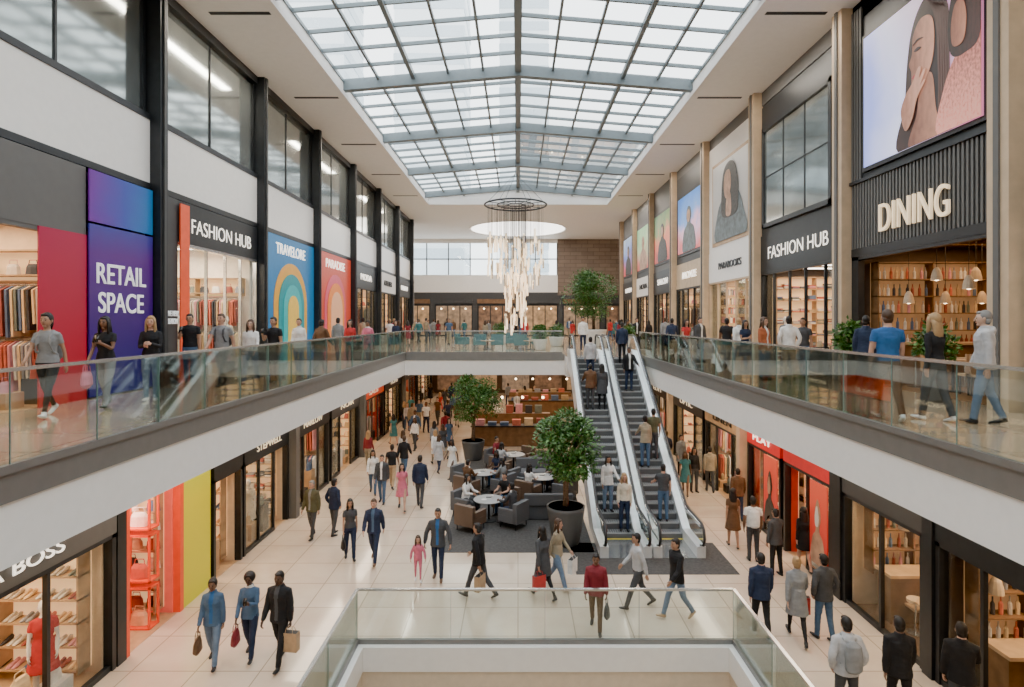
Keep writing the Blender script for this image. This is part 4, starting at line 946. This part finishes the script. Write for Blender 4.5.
def person(x,y,z,H,rot,sex,pose,top,bot,hair,tc='black',bc='denim',skin=0,hc='black',bag=None,pack=False,packc='dgrey',inner='white',shoe='black',name=None):
    me,hands,tz=person_mesh(sex,pose,top,bot,hair,pack)
    nmn=name or {'m':'man','f':'woman','c':'child'}[sex]+{'sit':'_sitting','stand':'_standing','phone':'_standing','cross':'_standing','rail':'_standing'}.get(pose,'_walking')
    o=bpy.data.objects.new(nmn,me); COL.objects.link(o)
    o.location=(x,y,z); o.rotation_euler=(0,0,R(rot)); s=H/1.745; o.scale=(s,s,s)
    sk=cm('skin',SKIN[skin],.5); ms=[sk,cm('hair',HC_[hc],.6),cm('cloth',C[tc],.85),cm('cloth',C[bc],.85),cm('shoe',C[shoe],.5),mat('eye_dark',(.02,.015,.012),.2),cm('lip',tuple(q*k for q,k in zip(SKIN[skin],(.9,.5,.5))),.4),cm('cloth',C[inner],.85),cm('pack',C[packc],.7)]
    if name=='mannequin': ms[0]=ms[5]=ms[6]=ms[4]=M_mann; ms[1]=M_mann
    for i,mm in enumerate(ms): o.material_slots[i].link='OBJECT'; o.material_slots[i].material=mm
    if bag:
        side,kind,bc_=bag; b=bagmesh(kind,C[bc_]); hp=hands[0 if side=='l' else 1]; b.obj('held_bag',o,False,0,tuple(hp),0 if kind=='paper' else 1.57)
    return o
def pl(px,fy,lvl,H,rot,*a,**k):
    z=0 if lvl==0 else UP; D=(CAMZ-z)*F/(fy-VY); return person((px-VX)/F*D,D,z+(.0),H,rot,*a,**k)
# upper left walkway
pl(48,417,1,1.80,12,'f','walk','tee','leggings','pony',tc='grey',bc='black',skin=1,shoe='white',pack=True,packc='grey')
pl(106,408,1,1.72,8,'f','walkphone','tee','jeans','long',tc='black',bc='grey',skin=2,bag=('r','soft','pink'))
pl(151,401,1,1.72,20,'f','cross','long','jeans','long',tc='black',bc='ljean',skin=0,hc='blond',shoe='white')
pl(190,385,1,1.80,15,'m','phone','tee','jeans','short',tc='black',bc='denim',skin=1)
pl(222,387,1,1.84,0,'m','walk','tee','jeans','short',tc='grey',bc='dgrey',skin=0,hc='brown',pack=True)
pl(251,386,1,1.68,10,'f','walk2','long','jeans','long',tc='white',bc='ljean',skin=4,hc='brown')
pl(274,383,1,1.72,-10,'m','phone','tee','shorts','short',tc='black',bc='black',skin=1)
pl(299,374,1,1.70,5,'f','step','shirt','jeans','short',tc='white',bc='denim',skin=0,hc='brown')
pl(321,372,1,1.70,160,'m','walk','jacket','jeans','short',tc='brown',bc='dgrey',skin=2)
pl(350,366,1,1.66,10,'f','step','long','leggings','long',tc='red',bc='black',skin=0)
pl(368,364,1,1.66,-10,'f','walk','coat','jeans','bun',tc='pink',bc='denim',skin=2)
pl(338,362,1,1.74,170,'m','step','shirt','jeans','short',tc='grey',bc='navy',skin=1)
# upper right walkway
pl(888,420,1,1.84,165,'m','bag','tee','jeans','short',tc='blue',bc='brown',skin=0,hc='brown',shoe='white')
pl(935,421,1,1.76,195,'f','step','long','jeans','long',tc='black',bc='dgrey',skin=0,hc='blond',shoe='white')
pl(985,424,1,1.80,-125,'m','step','hoodie','jeans','short',tc='lgrey',bc='ljean',skin=4,hc='grey',shoe='black')
pl(866,392,1,1.74,150,'m','stand','jacket','jeans','short',tc='navy',bc='dgrey',skin=1,bag=('r','soft','maroon'))
pl(789,380,1,1.76,170,'m','pocket','shirt','jeans','short',tc='white',bc='tan',skin=3)
pl(764,380,1,1.72,30,'f','stand','jacket','jeans','long',tc='rust',bc='denim',skin=0,hc='brown')
pl(803,378,1,1.72,-40,'m','step','tee','jeans','short',tc='dgrey',bc='denim',skin=1)
pl(739,370,1,1.74,180,'f','walk','shirt','jeans','short',tc='white',bc='ljean',skin=0,hc='blond')
pl(727,368,1,1.74,170,'m','walk2','tee','jeans','short',tc='black',bc='dgrey',skin=2)
pl(745,372,1,1.64,10,'f','cross','dress','none','long',tc='navy',bc='navy',skin=1)
pl(700,362,1,1.74,20,'m','stand','jacket','jeans','short',tc='dgrey',bc='denim',skin=0)
pl(686,362,1,1.70,10,'f','walk','tee','skirt','long',tc='red',bc='black',skin=0)
pl(672,358,1,1.76,160,'m','walk','shirt','jeans','short',tc='navy',bc='khaki',skin=1)
pl(583,351,1,1.80,0,'m','stand','shirt','jeans','short',tc='white',bc='navy',skin=1)
# lower floor foreground
pl(213,664,0,1.66,10,'f','bag','jacket','jeans','bun',tc='denim',bc='ljean',skin=2,bag=('r','soft','brown'),inner='blue')
pl(250,657,0,1.66,5,'f','walkphone','shirt','jeans','afro',tc='denim',bc='navy',skin=3,bag=('r','soft','maroon'))
pl(280,664,0,1.80,-8,'m','bag','jacket','jeans','short',tc='black',bc='black',skin=3,bag=('l','paper','tan'),inner='dgrey')
pl(374,562,0,1.76,0,'m','walk','jacket','jeans','short',tc='navy',bc='navy',skin=0,hc='brown',inner='denim',shoe='brown')
pl(350,559,0,1.66,20,'f','step','tee','jeans','long',tc='dgrey',bc='navy',skin=1,bag=('r','soft','black'))
pl(312,538,0,1.74,-15,'m','step','jacket','jeans','short',tc='olive',bc='dgrey',skin=0,hc='grey',inner='grey')
pl(334,535,0,1.72,150,'m','pocket','jacket','jeans','short',tc='navy',bc='dgrey',skin=1)
pl(418,581,0,1.12,10,'c','hold','long','leggings','long',tc='pink',bc='pink',skin=0,hc='brown',shoe='white')
pl(438,579,0,1.80,0,'m','hold','jacket','jeans','short',tc='dgrey',bc='navy',skin=1,inner='blue',shoe='brown')
pl(479,598,0,1.80,-115,'m','walk','jacket','jeans','short',tc='black',bc='dgrey',skin=1,inner='black',bag=('l','paper','tan'))
pl(543,598,0,1.72,-150,'f','walk','coat','leggings','long',tc='dgrey',bc='black',skin=1,bag=('l','paper','red'))
pl(557,588,0,1.72,60,'f','walk2','shirt','jeans','long',tc='khaki',bc='ljean',skin=0,hc='brown',bag=('l','paper','white'))
pl(596,630,0,1.64,-10,'m','bag','jacket','jeans','short',tc='maroon',bc='brown',skin=2,bag=('l','soft','dgrey'),inner='maroon')
pl(638,608,0,1.74,-85,'m','walk','long','jeans','short',tc='lgrey',bc='dgrey',skin=1)
pl(677,618,0,1.78,-70,'m','walk2','jacket','jeans','short',tc='black',bc='ljean',skin=1,shoe='tan',inner='black')
pl(761,638,0,1.76,175,'m','step','jacket','jeans','short',tc='navy',bc='black',skin=0,inner='navy',shoe='white')
pl(797,641,0,1.74,165,'f','walk','coat','leggings','bun',tc='grey',bc='black',skin=0,hc='blond',bag=('r','paper','red'))
pl(824,640,0,1.76,-170,'m','pocket','jacket','jeans','short',tc='dgrey',bc='denim',skin=1,inner='dgrey')
person(5.30,9.35,0,1.76,180,'m','pocket','hoodie','jeans','short',tc='lgrey',bc='dgrey',skin=1,pack=True,packc='grey')
person(6.15,9.35,0,1.76,170,'m','step','jacket','jeans','short',tc='black',bc='black',skin=2,inner='black')
person(7.0,9.15,0,1.76,150,'m','phone','jacket','jeans','short',tc='black',bc='dgrey',skin=0,inner='black')
pl(733,547,0,1.70,170,'f','step','dress','none','long',tc='brown',bc='brown',skin=1)
pl(753,561,0,1.76,170,'m','stand','tee','jeans','short',tc='white',bc='dgrey',skin=2,pack=True,packc='white')
pl(776,575,0,1.70,-160,'m','phone','jacket','jeans','short',tc='dgrey',bc='black',skin=1)
pl(804,571,0,1.68,175,'f','step','long','skirt','long',tc='black',bc='black',skin=0)
pl(694,492,0,1.70,10,'f','stand','long','jeans','long',tc='black',bc='dgrey',skin=1)
pl(710,492,0,1.74,170,'m','step','shirt','jeans','short',tc='khaki',bc='dgrey',skin=0)
pl(681,475,0,1.70,10,'f','stand','coat','leggings','bun',tc='grey',bc='black',skin=0)
pl(738,520,0,1.70,170,'m','step','jacket','jeans','short',tc='brown',bc='navy',skin=1)
pl(420,507,0,1.82,175,'m','step','jacket','jeans','short',tc='navy',bc='dgrey',skin=1)
pl(402,510,0,1.66,10,'f','walk','dress','none','long',tc='pink',bc='pink',skin=0)
pl(382,503,0,1.74,0,'m','step','jacket','jeans','short',tc='dgrey',bc='denim',skin=0)
pl(373,494,0,1.70,10,'f','walk','shirt','jeans','long',tc='white',bc='denim',skin=1)
pl(392,488,0,1.74,180,'m','walk','tee','jeans','short',tc='black',bc='tan',skin=2)
def esc(xc,t,rot,*a,**k):
    yb,yt=17.3,25.0; n=25; i=int(t*n); y=yb+(i+.5)*(yt-yb)/n; z=(i+1)*UP/n; person(xc,y,z,1.74,rot,*a,**k)
esc(2.8,.10,10,'f','rail','shirt','jeans','long',tc='white',bc='ljean',skin=1)
esc(3.2,.02,-5,'f','stand','long','jeans','long',tc='cream',bc='navy',skin=0,hc='blond')
esc(2.75,.60,180,'m','rail','jacket','jeans','short',tc='brown',bc='dgrey',skin=1)
esc(3.2,.63,175,'f','stand','coat','leggings','long',tc='dgrey',bc='black',skin=0)
esc(2.95,.80,180,'m','stand','shirt','jeans','short',tc='lgrey',bc='navy',skin=0)
esc(4.4,.72,5,'m','rail','jacket','jeans','short',tc='black',bc='navy',skin=2)
esc(4.3,.28,180,'f','rail','shirt','jeans','bun',tc='khaki',bc='denim',skin=0)
esc(4.65,.33,175,'m','stand','tee','jeans','short',tc='olive',bc='dgrey',skin=1)
esc(4.45,.06,180,'m','rail','tee','jeans','short',tc='dgrey',bc='denim',skin=0)
esc(4.4,.93,180,'m','stand','jacket','jeans','short',tc='navy',bc='black',skin=1)
sc=['black','white','dgrey','navy','brown','grey','maroon','lgrey']
for k,i in enumerate((0,1,3,4,6,7,9,10,12,14)):
    cx,cy,rt=seats[i]; s2=Vector((math.sin(rt),-math.cos(rt)))
    person(cx-s2.x*.02,cy-s2.y*.02,.012,1.72,math.degrees(rt),'mf'[k%2],'sit','shirt' if k%3 else 'tee','jeans','short' if k%2==0 else 'long',tc=sc[k%8],bc=['denim','dgrey','navy'][k%3],skin=k%5)
rnd=random.Random(11)
def crowd(n,xr,yr,z,avoid=lambda x,y:False):
    placed=[]
    k=0
    while len(placed)<n and k<800:
        k+=1; x=rnd.uniform(*xr); y=rnd.uniform(*yr)
        if avoid(x,y) or any((x-a)**2+(y-b)**2<.5 for a,b in placed): continue
        placed.append((x,y)); f=rnd.random()<.5
        v=rnd.choice([('f','walk','coat','leggings','long'),('f','step','long','jeans','long'),('f','walk','dress','none','long')]) if f else rnd.choice([('m','walk','jacket','jeans','short'),('m','step','jacket','jeans','short'),('m','walk','shirt','jeans','short'),('m','step','tee','jeans','short')])
        person(x,y,z,rnd.uniform(1.62,1.68) if f else rnd.uniform(1.7,1.82),rnd.choice([0,180])+rnd.uniform(-35,35),*v,tc=rnd.choice(['black','navy','white','grey','red','khaki','denim','dgrey','brown','lgrey','teal','maroon']),bc=rnd.choice(['denim','navy','black','dgrey','khaki']),skin=rnd.randint(0,4),hc=rnd.choice(['black','brown','black','blond']))
pots=((1.2,31.5),(2.4,36),(-1.2,40),(5.9,31),(4.3,33),(-2.2,33.5),(-1.2,33.6),(.2,33.2),(1.2,34.4),(-.4,36),(-3.3,34.5),(-1.7,32.4),(.7,32.3))
nearpot=lambda x,y: any((x-a)**2+(y-b)**2<1.2 for a,b in pots)
crowd(34,(-6.9,-2.7),(23.5,46),0)
crowd(8,(-2.5,5),(33.5,48),0,lambda x,y:(-2.9<x<2.3 and 29<y<33.8) or (-1.2<x<4.4 and 39<y<43))
crowd(9,(5.6,7.0),(21.5,40),0)
crowd(14,(-8.4,-6),(29,50),UP,nearpot)
crowd(10,(6,8.4),(30,49),UP,nearpot)
crowd(14,(-6,8),(38,57),UP,nearpot)
for (x,y,z) in ((-9.5,16.2,UP),(-9.5,18.9,UP),(9.5,16.7,UP),(9.5,20.6,UP),(-8.1,9.9,0),(-8.1,17.4,0),(8.1,15.0,0),(8.2,20.0,0)):
    person(x,y,z+.02,1.75,(90 if x<0 else -90)*(.4),'f','stand','dress','none','bald',tc=rnd.choice(['cream','red','grey']),bc='cream',skin=4,name='mannequin')
# ------------------------------------------------------------------ world & lights & camera
w=bpy.data.worlds.new('sky'); scene.world=w; w.use_nodes=True; nt=w.node_tree; bg=nt.nodes['Background']
tc=nt.nodes.new('ShaderNodeTexCoord'); sp=nt.nodes.new('ShaderNodeSeparateXYZ'); cr=nt.nodes.new('ShaderNodeValToRGB'); nt.links.new(tc.outputs['Generated'],sp.inputs[0]); nt.links.new(sp.outputs[2],cr.inputs[0])
cr.color_ramp.elements[0].color=(1,.985,.96,1); cr.color_ramp.elements[1].color=(.88,.94,1,1); nt.links.new(cr.outputs[0],bg.inputs[0]); bg.inputs[1].default_value=4.3
lp=bpy.data.lights.new('skylight_portal','AREA'); lp.shape='RECTANGLE'; lp.size=13; lp.size_y=48; lp.cycles.is_portal=True
o=bpy.data.objects.new('skylight_portal',lp); COL.objects.link(o); o.location=(0,18,CZ+.2)
for y in (6,18,30,42):
    for sx in (-1,1): area('ceiling_fill_light',sx*7.75,y,CZ-.03,.3,6,190,(1,.90,.76))  # added fill under the side ceilings, no fixture belongs to it
for x in (-5,5): area('ceiling_fill_light',x,51,CZ-.06,3,8,450,(1,.92,.82))  # extra fill added to brighten the far end, not a real fitting
cam=bpy.data.cameras.new('camera'); co=bpy.data.objects.new('camera',cam); COL.objects.link(co); co.location=(0,0,CAMZ); co.rotation_euler=(math.pi/2,0,0)
cam.sensor_width=36; cam.lens=F/1024*36; cam.shift_x=-(VX-512)/1024; cam.shift_y=-(343.5-VY)/1024; cam.clip_end=500
scene.camera=co
scene.view_settings.view_transform='AgX'; scene.view_settings.look='AgX - Punchy'; scene.view_settings.exposure=0.75
